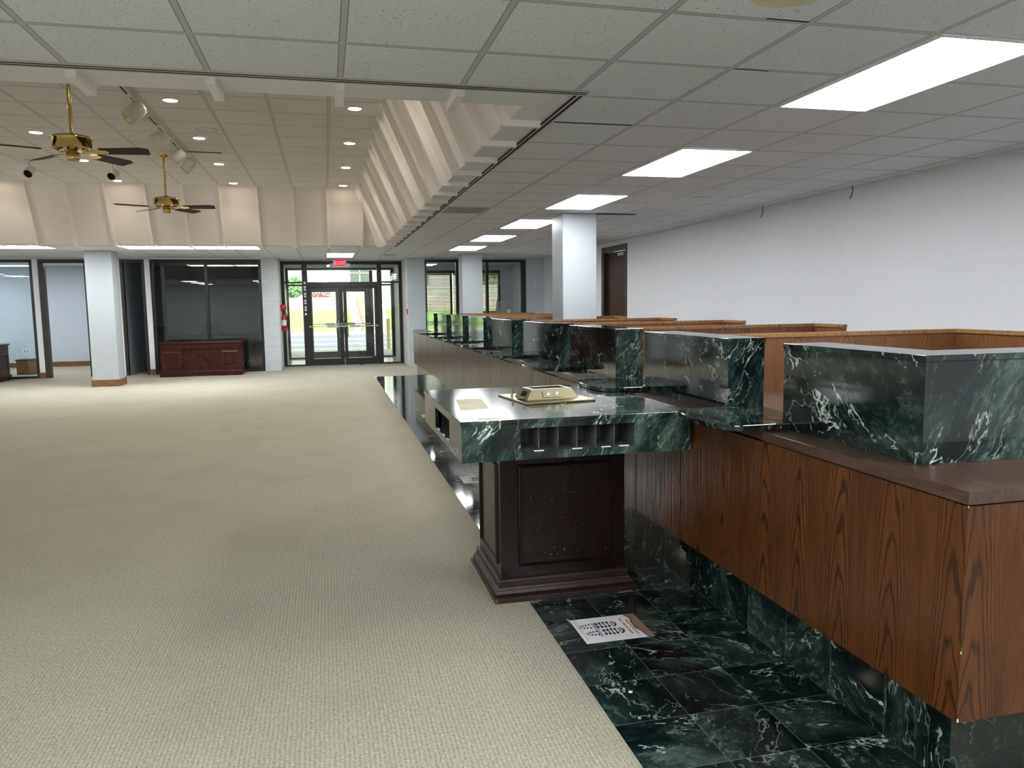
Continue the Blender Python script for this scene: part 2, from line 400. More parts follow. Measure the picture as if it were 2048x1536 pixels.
# raised ceiling: soffit strip, sloped sides, lid
SX0, SX1, SY0, SY1 = RX0+.08, 1.325, 4.055, 15.2       # inside of air slots
IX0, IX1, IY0, IY1 = RX0+.31, 1.13, 4.33, 14.93        # foot of the slopes
TX0, TX1, TY0, TY1 = RX0+.77, .69, 4.78, 14.42         # head of the slopes
sm_ = MB()
for (a,b,c,d) in ((SX0,SX1,SY0,IY0),(SX0,SX1,IY1,SY1),(IX1,SX1,IY0,IY1),(SX0,IX0,IY0,IY1)): sm_.box(a,b,c,d,H-.002,H+.03)
struct('ceiling_soffit', sm_, M['soffit'])
struct('ceiling_raised', MB().box(TX0-.05, TX1+.05, TY0-.05, TY1+.05, HU, HU+.05), M['ceilU'])
FT, FD = .045, .058      # fin thickness, depth
def slope_wall(name, quad, n):
    a,b,c,d = [Vector(q) for q in quad]; n = Vector(n)
    return struct(name, MB().prism([a,b,c,d], n*.05), M['recess'])
wr = slope_wall('wall_recess_right', [(IX1,IY0,H),(IX1,IY1,H),(TX1,TY1,HU),(TX1,TY0,HU)], (1,0,0))
wf = slope_wall('wall_recess_far', [(IX0,IY1,H),(IX1,IY1,H),(TX1,TY1,HU),(TX0,TY1,HU)], (0,1,0))
wn = slope_wall('wall_recess_near', [(IX0,IY0,H),(IX1,IY0,H),(TX1,TY0,HU),(TX0,TY0,HU)], (0,-1,0))
wl = slope_wall('wall_recess_left', [(IX0,IY0,H),(IX0,IY1,H),(TX0,TY1,HU),(TX0,TY0,HU)], (-1,0,0))
run = IX1-TX1
def fin_profile(outer, foot, head, g, a0=H):
    """(t,z) polygon: board under the soffit, then up the slope"""
    return [(outer, a0+.002), (outer, a0-.04), (foot-g, a0-.04), (head-g, HU), (head, HU), (foot, a0+.002)]
j = -40
ys = [Y0+T*k for k in range(2, 21)]
def fit(yc, lo, hi, lo2, hi2):  # how high a fin may climb before it meets the hip
    return True
for yk in ys:
    if not (SY0+.1 < yk < SY1-.1): continue
    pr = fin_profile(SX1, IX1, TX1, FD)
    # fins outside the lid's span stop at the hip
    top = HU
    if yk > TY1: top = H + (IY1-yk)/(IY1-TY1)*(HU-H)
    if yk < TY0: top = H + (yk-IY0)/(TY0-IY0)*(HU-H)
    if top < H+.1: pr = [(SX1,H),(SX1,H-.04),(IX1-FD,H-.04),(IX1-FD,H)]
    elif top < HU:
        k = (top-H)/(HU-H); xt = IX1-run*k
        pr = [(SX1,H+.002),(SX1,H-.04),(IX1-FD,H-.04),(xt-FD,top),(xt,top),(IX1,H+.002)]
    build('fin', MB().prism([(p[0], yk-FT/2, p[1]) for p in pr], (0,FT,0)), M['fin'], wr)
xs = [X0+T*k for k in range(-16, 2)]
for xk in xs:
    if not (SX0+.1 < xk < SX1-.1): continue
    for (wall, outer, foot, head, sg) in ((wf, SY1, IY1, TY1, 1), (wn, SY0, IY0, TY0, -1)):
        pr = [(outer,H+.002),(outer,H-.04),(foot-sg*FD,H-.04),(head-sg*FD,HU),(head,HU),(foot,H+.002)]
        if xk > TX1:
            k = (IX1-xk)/(IX1-TX1)
            pr = [(outer,H+.002),(outer,H-.04),(foot-sg*FD,H-.04),(foot+(head-foot)*k-sg*FD,H+(HU-H)*k),(foot+(head-foot)*k,H+(HU-H)*k),(foot,H+.002)]
        build('fin', MB().prism([(xk-FT/2, p[0], p[1]) for p in pr], (FT,0,0)), M['fin'], wall)
# hip boards
hb = MB().prism([(IX1-.02,IY1-.14,H-.04),(IX1-.14,IY1-.02,H-.04),(TX1-.10,TY1-.02,HU),(TX1-.02,TY1-.10,HU)], (.05,.05,0))
build('hip_board', hb, M['fin'], wf)
# linear air diffusers round the opening
def diffuser(label, along, lo, hi, edge, inner_sign):
    o = empty('linear_air_diffuser', (edge if along=='y' else (lo+hi)/2, edge if along=='x' else (lo+hi)/2, H-.006))
    tag(o, label, 'air diffuser', 'slot diffusers round the raised ceiling')
    e = edge
    def strip(d0, d1, z0, z1):
        a, b = sorted((e+inner_sign*d0, e+inner_sign*d1)); mb = MB()
        return mb.box(a,b,lo,hi,z0,z1) if along=='y' else mb.box(lo,hi,a,b,z0,z1)
    fr = MB()
    for d0, d1 in ((0,.012),(.034,.044),(.066,.08)):
        q = strip(d0,d1,H-.006,H+.03); fr.add(q.v, q.f)
    build('diffuser_frame', fr, M['alu'], o)
    for d0, d1 in ((.012,.034),(.044,.066)): build('dark_slot', strip(d0,d1,H-.0045,H+.03), M['darkslot'], o)
diffuser('long double-slot air diffuser along the ceiling edge above the teller aisle', 'y', RY0+.08, RY1, RX1, -1)
diffuser('double-slot air diffuser across the near edge of the raised ceiling', 'x', RX0, RX1-.0, RY0, 1)
diffuser('double-slot air diffuser across the edge of the raised ceiling towards the doors', 'x', RX0+.08, RX1-.08, RY1, -1)

# walls
struct('wall_right', MB().prism([(xr(YB),YB,0),(xr(YB)+.2,YB,0),(xr(13.15)+.2,13.15,0),(xr(13.15),13.15,0)], (0,0,H)).prism([(xr(14.55),14.55,0),(xr(14.55)+.2,14.55,0),(xr(22.8)+.2,22.8,0),(xr(22.8),22.8,0)], (0,0,H)).prism([(xr(13.15),13.15,2.60),(xr(13.15)+.2,13.15,2.60),(xr(14.55)+.2,14.55,2.60),(xr(14.55),14.55,2.60)], (0,0,H-2.60)), M['wallW'])
struct('wall_back', MB().box(XL, 6.2, YB-.2, YB, 0, H), M['wallW'])
struct('wall_left', MB().box(XL-.2, XL, YB-.2, 22.8, 0, H), M['wall'])
struct('wall_far_block', MB().box(1.97, 2.40, 18.95, 18.99, 0, H), M['block'])
struct('wall_entry_right', MB().box(1.97, 2.40, 18.991, 22.8, 0, H), M['brick'])
struct('wall_entry_left', MB().box(-1.44, -1.07, 19.141, 22.8, 0, H), M['brick'])
struct('wall_far_brick', MB().box(-1.44, -1.07, 19.1, 19.14, 0, H), M['brickS'])
struct('wall_far_right', MB().box(4.99, xr(19.1)+.02, 19.05, 19.2, 0, H).box(2.4, 4.99, 19.08, 19.16, 2.63, H), M['wall'])
struct('wall_far_left', MB().box(XL, -1.44, 19.16, 19.24, 2.64, H).box(-5.13, -4.50, 19.12, 19.28, 0, 2.64), M['wallW'])
struct('wall_outer', MB().box(XL, -1.44, 22.8, 23.0, 0, H).box(1.97,2.45,22.8,23.0,0,H).box(5.17,6.2,22.8,23.0,0,H).box(2.45,5.17,22.8,23.0,2.52,H).box(2.45,5.17,22.8,23.0,0,.35), M['office'])
struct('wall_office_divider', MB().box(-4.60,-4.50,19.28,22.8,0,H), M['office'])
struct('floor_vestibule', MB().box(-1.07,1.97,20.47,22.8,0,.004), M['sage'])
struct('baseboard_office', MB().box(XL,-4.6,22.775,22.8,0,.13), M['basewood'])
for i,(a,b) in enumerate(((-6.27,-6.16),(-3.98,-3.87))):
    st = struct('wall_stub_%d' % (i+1), MB().box(a,b,19.12,19.28,.13,2.64), M['wallW'])
    build('base_block', MB().box(a-.012,b+.012,19.10,19.30,0,.13), M['basewood'], st)

# columns
def column(n, x0, x1, y0, y1, base=True):
    c = struct('column_%d' % n, MB().box(x0,x1,y0,y1,0,H-.001), M['column'], bevel=.012)
    c['kind'] = 'structure'
    if base:
        b = MB().box(x0-.02,x1+.02,y0-.02,y1+.02,0,.135); build('baseboard', b, M['basewood'], c)
column(1, 2.935, 3.39, 9.36, 9.83); column(2, 3.02, 3.49, 17.2, 17.67); column(3, -4.53, -4.05, 16.62, 17.12)

# ------------------------------------------------------------ office fronts
def rects(mb, L, y0, y1):
    for (x0,x1,z0,z1) in L: mb.box(x0,x1,y0,y1,z0,z1)
    return mb
def storefront(name, frames, panes, glass, y, depth=.05, mat='black'):
    o = tag(empty(name, (frames[0][0], y, 0)), kind='structure')
    build('window_frame', rects(MB(), frames, y-depth, y+depth), M[mat], o)
    for p in panes: build('glass_pane', rects(MB(), [p], y-.004, y+.004), glass, o)
    return o
storefront('window_1', [(-9.5,-6.27,2.575,2.64),(-9.5,-6.27,0,.05),(-6.34,-6.27,.05,2.575),(-9.5,-9.43,.05,2.575),(-7.9,-7.84,.05,2.575)],
           [(-9.43,-7.9,.05,2.575),(-7.84,-6.34,.05,2.575)], M['litglass'], 19.2)
storefront('door_2', [(-6.16,-6.05,0,2.64),(-6.05,-5.24,2.56,2.64),(-5.24,-5.13,0,2.64)], [], M['litglass'], 19.2, .07, 'bronze')
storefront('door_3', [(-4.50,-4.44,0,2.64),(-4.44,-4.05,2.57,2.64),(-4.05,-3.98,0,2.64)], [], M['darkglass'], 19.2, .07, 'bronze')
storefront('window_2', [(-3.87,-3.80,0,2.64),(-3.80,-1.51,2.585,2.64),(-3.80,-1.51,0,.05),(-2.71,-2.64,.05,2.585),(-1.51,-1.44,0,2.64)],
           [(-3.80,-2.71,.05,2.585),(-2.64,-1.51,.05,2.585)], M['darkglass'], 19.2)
storefront('window_3', [(2.40,2.46,0,2.63),(2.46,4.86,2.565,2.63),(2.46,4.86,0,.05),(3.19,3.27,.05,2.565),(3.95,4.02,.05,2.565),(4.86,4.99,0,2.63)],
           [(2.46,3.19,.05,2.565),(3.27,3.95,.05,2.565),(4.02,4.86,.05,2.565)], M['glass'], 19.1)
storefront('window_4', [(2.45,5.17,2.44,2.52),(2.45,5.17,.35,.42),(2.45,2.50,.42,2.44),(3.64,3.70,.42,2.44),(4.36,4.41,.42,2.44),(5.10,5.17,.42,2.44)],
           [(2.50,3.64,.42,2.44),(3.70,4.36,.42,2.44),(4.41,5.10,.42,2.44)], M['glass'], 22.86)
# blinds
def blind(label, x0, x1):
    o = tag(empty('window_blind', ((x0+x1)/2, 22.72, .5)), label, 'blind', 'horizontal blinds on the outside windows')
    sl = MB(); z = 2.38
    while z > .5:
        sl.add([(x0,22.70,z-.013),(x1,22.70,z-.013),(x1,22.745,z+.011),(x0,22.745,z+.011),(x0,22.70,z-.010),(x1,22.70,z-.010),(x1,22.745,z+.014),(x0,22.745,z+.014)],
               [(0,3,2,1),(4,5,6,7),(0,1,5,4),(1,2,6,5),(2,3,7,6),(3,0,4,7)]); z -= .043
    build('slats', sl, M['slat'], o); build('head_rail', MB().box(x0,x1,22.69,22.75,2.39,2.44), M['slat'], o)
    build('ladder_cords', MB().box(x0+.15,x0+.155,22.72,22.725,.5,2.4).box(x1-.155,x1-.15,22.72,22.725,.5,2.4), M['slat'], o)
blind('wide cream slatted blind on the window closest to the brick entry wall', 2.50, 3.63)
blind('narrow cream slatted blind behind the white column', 3.71, 4.35)
blind('cream slatted blind on the window next to the dark corner of the back room', 4.42, 5.09)
# back room things
lb = tag(empty('leaning_blind', (4.85, 21.4, 0)), 'white slatted blind leaning against the wall of the room behind the glass', 'blind')
m_ = MB()
for k in range(26):
    z = .25+k*.052; xx = 4.55 + z*.12
    m_.box(xx, xx+.30, 21.4, 21.44, z, z+.03)
build('slats', m_, M['whiteplastic'], lb)
build('head_rail', MB().prism([(4.52,21.37,0),(4.56,21.37,0),(4.80,21.37,1.72),(4.76,21.37,1.72)], (0,.05,0)), M['whiteplastic'], lb)
tag(build('leaning_board', MB().prism([(5.0,21.5,0),(5.04,21.5,0),(5.20,21.5,1.35),(5.16,21.5,1.35)], (0,.35,0)), M['whiteplastic']), 'narrow white board leaning near the slatted blind in the back room', 'board')
wt = tag(empty('white_cabinet', (4.5,20.2,0)), 'low white cabinet with a flat top standing in the room behind the glass', 'cabinet')
build('body', MB().box(4.12,4.62,20.4,21.0,0,1.30), M['whiteplastic'], wt, bevel=.01); build('cabinet_top', MB().box(4.09,4.65,20.37,21.03,1.30,1.34), M['whiteplastic'], wt)

# ------------------------------------------------------------ entry doors
def entry(name, y, frames, leaves, panes, gm, zb=.17, zt=1.97, mat='black'):
    o = tag(empty(name, (.45, y, 0)), kind='structure')
    build('door_frame', rects(MB(), frames, y-.06, y+.06), M[mat], o)
    for p in panes: build('glass_pane', rects(MB(), [p], y-.004, y+.004), gm, o)
    for (x0,x1,g0,g1,side) in leaves:
        lf = build('door_leaf', rects(MB(), [(x0,g0,.015,2.0),(g1,x1,.015,2.0),(g0,g1,.015,zb),(g0,g1,zt,2.0)], y-.025, y+.025), M[mat], o)
        build('glass_pane', rects(MB(), [(g0,g1,zb,zt)], y-.004, y+.004), gm, lf)
        build('push_bar', MB().tube([(x0+.03,y-.08,1.0),(x1-.03,y-.08,1.0)], .012).box(x0+.01,x0+.04,y-.09,y-.02,.98,1.02).box(x1-.04,x1-.01,y-.09,y-.02,.98,1.02)
              .box(*( (x1-.42,x1-.14) if side<0 else (x0+.14,x0+.42) ), y-.105,y-.065,.965,1.03), M['alu'], lf)
        hx = x1-.10 if side < 0 else x0+.10
        build('pull_handle', MB().tube([(hx,y+.02,1.08),(hx,y+.07,1.08),(hx,y+.07,.72),(hx,y+.02,.72)], .011), M['alu'], lf)
        build('lock', MB().lathe((x1-.05 if side<0 else x0+.05, y-.03, 1.06), [(.018,0),(.018,.02)], 16, (0,-1,0)), M['alu'], lf)
    return o
entry('door_1', 20.4,
      [(-1.07,-.99,0,2.66),(1.885,1.97,0,2.66),(-.99,1.885,2.575,2.66),(-.555,-.43,0,2.575),(1.33,1.445,0,2.575),(-.99,-.555,2.105,2.145),(1.445,1.885,2.105,2.145),
       (-.43,1.33,2.0,2.135),(-.99,-.555,0,.035),(1.445,1.885,0,.035),(-.43,1.33,0,.012)],
      [(-.43,.445,-.345,.345,-1),(.455,1.33,.54,1.245,1)],
      [(-.99,-.555,2.145,2.575),(1.445,1.885,2.145,2.575),(-.99,-.555,.035,2.105),(1.445,1.885,.035,2.105),(-.43,1.33,2.135,2.575)], M['glass'])
entry('door_4', 22.86,
      [(-1.07,-1.0,0,2.60),(1.88,1.97,0,2.60),(-1.0,1.88,2.54,2.60),(-.56,-.47,0,2.53),(1.27,1.36,0,2.53),(-1.0,-.56,2.09,2.14),(1.36,1.88,2.09,2.14),(-.47,1.27,2.0,2.06),(-1.0,-.56,0,.05),(1.36,1.88,0,.05)],
      [(-.47,.395,-.36,.30,-1),(.405,1.27,.50,1.12,1)],
      [(-1.0,-.56,2.14,2.53),(1.36,1.88,2.14,2.53),(-1.0,-.56,.05,2.09),(1.36,1.88,.05,2.09),(-.47,1.27,2.06,2.53)], M['glass'], .20, 1.92, 'bronze')
struct('ceiling_vestibule_head', MB().box(-1.07,1.97,22.8,22.92,2.60,2.675), M['soffit'])
# height-marker stickers on the frame
hso = tag(empty('height_marker_strip', (-.49,20.334,1.3)), 'vertical strip of small white squares stuck on the black door frame', 'sticker')
for k in (0,1.6,2.6,4.2,5.2,6.8,7.8,9.4,10.4,12.0):
    build('marker_square', MB().box(-.515,-.465,20.332,20.336,1.30+k*.066,1.30+k*.066+.05), M['paper'], hso)
# exit sign
ex = tag(empty('exit_sign', (.39,19.8,2.48)), 'lit red EXIT sign with two emergency lamp heads above the entrance doors', 'exit sign')
build('housing', MB().box(.225,.555,19.80,19.87,2.485,2.673), M['whiteplastic'], ex, bevel=.02)
build('red_face', MB().box(.265,.515,19.795,19.80,2.51,2.665), M['exitglow'], ex)
RX = Matrix.Translation((.39,19.793,2.588)) @ Matrix.Rotation(PI/2,4,'X')
build('lettering', text_mb('EXIT', .125, RX, .001, bold=.003), M['exitletter'], ex)
for sx in (-1,1):
    h = build('lamp_head', MB().lathe((.39+sx*.20,19.80,2.53), [(.045,0),(.05,.02),(.035,.07)], 20, (sx*.3,1,.1)), M['lampwhite'], ex)
    build('lens', MB().lathe((.39+sx*.20,19.797,2.53), [(.04,0),(.038,.004)], 20, (sx*.3,1,.1)), M['alu'], h)
# fire extinguisher
fe = tag(empty('fire_extinguisher', (-1.0,19.75,.95)), 'red fire extinguisher hanging on the white brick beside the entrance', 'fire extinguisher')
build('cylinder', MB().lathe((-1.0,19.75,.92), [(.0,0),(.055,.005),(.062,.03),(.062,.34),(.045,.39),(.02,.41),(.02,.44)], 24), M['red'], fe)
build('valve', MB().box(-1.02,-.98,19.72,19.80,1.36,1.40).box(-1.015,-.985,19.66,19.78,1.40,1.415), M['blackink'], fe)
build('hose', MB().tube([(-.98,19.70,1.38),(-.93,19.66,1.33),(-.925,19.68,1.15),(-.94,19.70,1.02)], .010), M['blackink'], fe)
build('label_plate', MB().lathe((-1.0,19.75,1.06), [(.0635,0),(.0635,.14)], 24, caps=False), M['paper'], fe)
fc = tag(empty('extinguisher_hood', (-1.0,19.55,1.3)), 'dark red rounded hood mounted above the fire extinguisher', 'hood')
build('hood', MB().lathe((-1.07,19.75,1.50), [(.0,.14),(.07,.12),(.085,.05),(.085,0)], 24, (1,0,0)), M['red'], fc)
# fire alarm pull, thermostat
fa = tag(empty('fire_alarm_pull', (1.96,19.03,1.3)), 'small red fire alarm pull station on the white brick by the counter end', 'fire alarm')
build('box', MB().box(1.935,1.969,19.0,19.09,1.30,1.43), M['red'], fa, bevel=.004); build('pull_bar', MB().box(1.925,1.936,19.015,19.075,1.34,1.37), M['paper'], fa)
th = tag(empty('thermostat', (5.2,19.04,1.95)), 'small beige thermostat on the blue-grey wall beside the glass room', 'thermostat')
build('cover', MB().box(5.165,5.235,19.025,19.05,1.88,2.02), M['whiteplastic'], th, bevel=.005); build('dial', MB().box(5.18,5.195,19.018,19.026,1.90,2.0), M['beige'], th)
# vestibule notice board and lamp
nb = tag(empty('notice_board', (-1.05,21.4,1.4)), 'dark framed notice board on the brick wall between the two sets of doors', 'notice board')
build('board', MB().box(-1.069,-1.03,20.75,22.2,1.25,2.05), M['bronze'], nb)
for (a,b,c,d) in ((20.85,21.2,1.35,1.9),(21.3,21.65,1.45,1.95),(21.75,22.1,1.32,1.7)): build('notice', MB().box(-1.031,-1.026,a,b,c,d), M['paper'], nb)
vl = tag(empty('emergency_light', (1.9,21.6,2.2)), 'white twin-head emergency light on the brick wall of the vestibule', 'emergency light')
build('battery_box', MB().box(1.90,1.969,21.45,21.75,2.18,2.32), M['whiteplastic'], vl, bevel=.01)
for yy in (21.5,21.7): build('lamp_head', MB().lathe((1.88,yy,2.36), [(.02,-.03),(.05,.0),(.055,.05)], 20, (-.7,-.6,-.1)), M['lampwhite'], vl)
tag(build('door_stop', MB().lathe((.86,20.1,0), [(.035,0),(.03,.03),(.012,.05),(.0,.055)], 20), M['blackink']), 'small black rubber stop lying on the carpet in front of the doors', 'door stop')

# dark wooden door in the right wall (standing open inwards to a dark room)
d5 = tag(empty('door_5', (xr(13.85),13.85,0)), kind='structure')
fx = xr(13.85)
build('door_frame', MB().prism([(xr(13.15)-.012,13.15,0),(xr(13.15)+.20,13.15,0),(xr(13.22)+.20,13.22,0),(xr(13.22)-.012,13.22,0)],(0,0,2.60))
      .prism([(xr(14.4)-.012,14.4,0),(xr(14.4)+.2,14.4,0),(xr(14.55)+.2,14.55,0),(xr(14.55)-.012,14.55,0)],(0,0,2.60))
      .prism([(xr(13.22)-.012,13.22,2.50),(xr(13.22)+.2,13.22,2.50),(xr(14.4)+.2,14.4,2.50),(xr(14.4)-.012,14.4,2.50)],(0,0,.10)), M['black'], d5)
lf = build('door_leaf', MB().prism([(fx+.06,13.24,0.01),(fx+.10,13.24,.01),(fx+.10,14.39,.01),(fx+.06,14.39,.01)], (0,0,2.48)), M['mahog'], d5)
build('door_closer', MB().box(fx-.03,fx+.055,13.3,13.6,2.40,2.45), M['alu'], lf)
build('door_handle', MB().tube([(fx+.05,14.28,1.0),(fx-.02,14.28,1.0),(fx-.02,14.16,1.0)], .01), M['alu'], lf)

# ------------------------------------------------------------ teller counter
CT = 1.005      # worktop top
CX, CY = 1.80, 1.81
CE = 16.45
base = tag(empty('teller_counter', (2.2, 9, 0)), 'long dark oak teller counter standing on a green marble kick plinth', 'counter')
pe = [1.816] + [n*.61-1.806 for n in range(7, 30)] + [CE-.006]
rp = random.Random(4)
for a, b in zip(pe[:-1], pe[1:]):
    d0, d1 = rp.uniform(0,.0016), rp.uniform(0,.0016)
    if a < 1.9: d0 = 0
    ga, gb = (0 if a < 1.9 else (.005 if a > 3.4 else .0015)), (0 if b > CE-.1 else (.005 if b > 3.4 else .0015))
    build('front_panel', MB().prism([(1.806+d0,a+ga,.29),(1.833,a+ga,.29),(1.833,b-gb,.29),(1.806+d1,b-gb,.29)], (0,0,CT-.046-.29)), M['oak'], base)
build('panel_backing', MB().box(1.8335,1.845,1.85,CE-.036,.29,CT-.046), M['darkslot'], base)
build('end_panelling', MB().box(1.8335, 4.2, 1.816, 1.845, .29, CT-.046), M['oak'], base)
build('far_end_panelling', MB().box(1.835, 2.5, CE-.035, CE-.006, .29, CT-.046), M['oak'], base)
build('underside', MB().box(1.835,4.2,1.845,2.7,.29,.31).box(1.835,2.6,2.7,CE-.035,.29,.31), M['oak'], base)
build('back_panelling', MB().box(2.60,2.62,2.72,CE-.04,0,CT-.046).box(2.60,4.2,2.70,2.72,0,CT-.046), M['oakP'], base)
build('kick_plinth', MB().box(1.896, 2.58, 1.93, 16.70, 0, .289), M['marbleK'], base)
build('end_kick_plinth', MB().box(2.58, 4.2, 1.93, 2.66, 0, .289), M['marbleK'], base)
chips = MB()
for (zz, r) in ((.955,.003),(.508,.0042),(.292,.006)):
    build('chipped_spot', MB().prism([(1.8052,1.8152,zz),(1.8052+r*.9,1.8152,zz+r*.3),(1.8052+r*.5,1.8152,zz+r*2.2),(1.8052,1.8152,zz+r*1.5)],(0,r*.4,0)), M['paperstrip'], base)
# worktop: laminate with shadow gap; gaps left for marble ledges
bl = [(2.146, 2.959)] + [(3.438+1.5245*k, 4.46+1.5245*k) for k in range(8)]
gaps = [(bl[k][1], bl[k+1][0]) for k in range(len(bl)-1)]
wt = MB()
edges = [CY] + [v for g in gaps for v in (g[0]-.06, g[1]+.0)] + [CE]
for k in range(0, len(edges), 2): wt.box(CX, 1.93, edges[k], edges[k+1], CT-.04, CT)
wt.box(1.93, 2.66, CY, CE, CT-.04, CT).box(2.66, 4.22, CY, 2.76, CT-.04, CT)
tag(build('worktop', wt, M['lam'], bevel=.0015), 'brown woodgrain laminate worktop running the length of the teller counter', 'worktop')
build('shadow_gap', MB().box(1.812, 2.0, 1.822, CE-.012, CT-.046, CT-.0395).box(2.0,4.2,1.822,2.7,CT-.046,CT-.0395), M['darkslot'], base)
# marble writing ledges
def ledge(y0, y1, n):
    ya, yb = y0-.075, y1+.005; cy = (ya+yb)/2; R_ = (yb-ya)/2; m = 18
    pts = [(1.928,y0+.004),(2.10,y0+.004),(2.10,y1-.008),(1.928,y1-.008),(1.928,yb),(1.70,yb)]
    for i in range(1, m):
        a = PI/2 + PI*i/m; pts.append((1.70 + .095*math.cos(a), cy + R_*math.sin(a)))
    pts += [(1.70, ya), (1.928, ya)]
    return MB().prism([(p[0],p[1],1.0125) for p in pts], (0,0,.026))
names = ['first','second','third','fourth','fifth','sixth','seventh','eighth','ninth']
for k,(a,b) in enumerate(gaps):
    mb = ledge(a, b, k)
    lab = 'rounded green marble writing ledge at the %s teller gap counting from the near counter corner' % names[k]
    tag(build('marble_ledge', mb, M['marbleS'], bevel=.004), lab, 'ledge', 'rounded marble ledges on the teller counter')
# infill beneath ledges
for a,b in gaps: build('ledge_support', MB().box(1.812, 1.929, a-.059, b-.001, CT-.046, 1.012), M['oak'], base)
# marble screens
for k,(a,b) in enumerate(bl):
    o = empty('marble_screen', (2.02, (a+b)/2, CT))
    if k == 0:
        m1 = MB().prism([(1.935,a,CT+.001),(4.1,a,CT+.001),(4.1,a+.20,CT+.001),(2.135,a+.20,CT+.001),(2.135,b,CT+.001),(1.935,b,CT+.001)], (0,0,.349))
        c1 = MB().prism([(1.93,a-.005,CT+.35),(4.1,a-.005,CT+.35),(4.1,a+.205,CT+.35),(2.14,a+.205,CT+.35),(2.14,b+.003,CT+.35),(1.93,b+.003,CT+.35)], (0,0,.022))
        tag(o, 'L-shaped green marble screen at the near corner of the teller counter', 'marble screen', 'marble screens along the teller counter')
    else:
        m1 = MB().box(1.935,2.135,a,b,CT+.001,CT+.35); c1 = MB().box(1.93,2.14,a-.005,b+.003,CT+.35,CT+.372)
        tag(o, 'green marble screen block, %s behind the L-shaped corner screen, with a polished top slab' % names[k-1], 'marble screen', 'marble screens along the teller counter')
    build('screen_body', m1, M['marbleS'], o); build('top_slab', c1, M['marbleS'], o, bevel=.002)
# wooden partitions between tellers
for k in range(8):
    yy = 4.38 + 1.53*k
    xe = 4.20 - .025*k
    o = tag(empty('teller_partition', ((2.2+xe)/2, yy, 0)), 'low brown oak partition with a return, %s one behind the marble screens from the near end' % names[k], 'partition', 'oak partitions between the teller stations')
    build('cross_panel', MB().prism([(2.145,yy-.02,CT+.001),(2.145,yy-.02,1.325),(xe,yy-.02,1.325),(xe,yy-.02,0),(2.67,yy-.02,0),(2.67,yy-.02,CT+.001)], (0,.04,0)), M['oakP'], o)
    ret = .40 if k else .62
    build('return_panel', MB().box(xe-.04, xe, yy-ret, yy-.02, 0, 1.325), M['oakP'], o)
    build('top_rail', MB().box(2.142, xe+.005, yy-.026, yy+.026, 1.325, 1.35).box(xe-.048, xe+.005, yy-ret, yy-.026, 1.325, 1.35), M['oakRail'], o)  # rail colour carries the lit top edge of the partition
    build('work_shelf', MB().box(2.665, xe-.04, yy-.62 if k else yy-.5, yy-.02, .72, .75), M['lam'], o)

# ------------------------------------------------------------ check-writing table
tb = tag(empty('check_writing_table', (1.2,4.14,0)), 'square check-writing table with green marble top box on a dark panelled pedestal', 'table')
px0,px1,py0,py1 = .855,1.553,3.85,4.43
body = build('pedestal', MB().box(px0,px1,py0,py1,.10,.812), M['espresso'], tb, bevel=.003)
def panel_frame(mb, face, a0, a1, z0, z1, c, sg):
    w = .017
    prof = [(0,0),(.004,.010),(.012,.013),(w,.004),(w,0)]
    def P3(a, z, d):
        return (a, c+sg*d, z) if face == 'y' else (c+sg*d, a, z)
    corners = [(a0,z0,1,1),(a1,z0,-1,1),(a1,z1,-1,-1),(a0,z1,1,-1)]
    vs = []
    for (a,z,sa,sz) in corners:
        for (t,d) in prof: vs.append(P3(a+sa*t, z+sz*t, d))
    n = len(prof); fs = []
    for i in range(4):
        for k in range(n-1):
            jn = (i+1) % 4; fs.append((i*n+k, jn*n+k, jn*n+k+1, i*n+k+1))
    mb.add(vs, fs)
pm = MB()
for args in (('y',.95,1.475,.165,.718,py0,-1),('x',3.915,4.37,.165,.718,px0,-1),('y',.95,1.475,.165,.718,py1,1)):
    pm = MB(); panel_frame(pm,*args); build('panel_moulding', pm, M['espresso'], tb)
bm_ = MB()
def ring(d0,z0,d1,z1): bm_.frustum(px0-d0,px1+d0,py0-d0,py1+d0,z0,px0-d1,px1+d1,py0-d1,py1+d1,z1)
ring(.020,.098,.014,.106); ring(.018,.066,.018,.098); ring(.030,.052,.022,.066); ring(.040,.034,.030,.052); ring(.036,.026,.040,.034)
build('base_moulding', bm_, M['basemould'], tb, bevel=.002)
build('foot_board', MB().box(px0-.048,px1+.042,py0-.078,py1+.048,.0,.027), M['basemould'], tb, bevel=.002)
build('worn_corner', MB().box(px0-.0495,px0-.036,py0-.0795,py0-.062,.001,.026), M['rawwood'], tb)
sp = MB()
for _ in range(26):
    a = random.uniform(1.0,1.46); z = random.uniform(.19,.60); r = random.choice((.0009,.0012,.0016)); sp.box(a,a+r*1.6,py0-.0006,py0-.0001,z,z+r*2)
for a,z,r in ((1.13,.215,.003),(1.205,.235,.004),(1.28,.222,.0028)): sp.box(a,a+r,py0-.0008,py0-.0001,z,z+r*1.4)
tag(build('paint_specks', sp, M['paperstrip'], tb), kind='stuff')
tx0,tx1,ty0,ty1,tz0,tz1 = .601,1.778,3.5254,4.9,0.8131,.992
op0,op1,oz0,oz1 = 0.8877,1.4741,0.8517,0.9663
ml = MB()
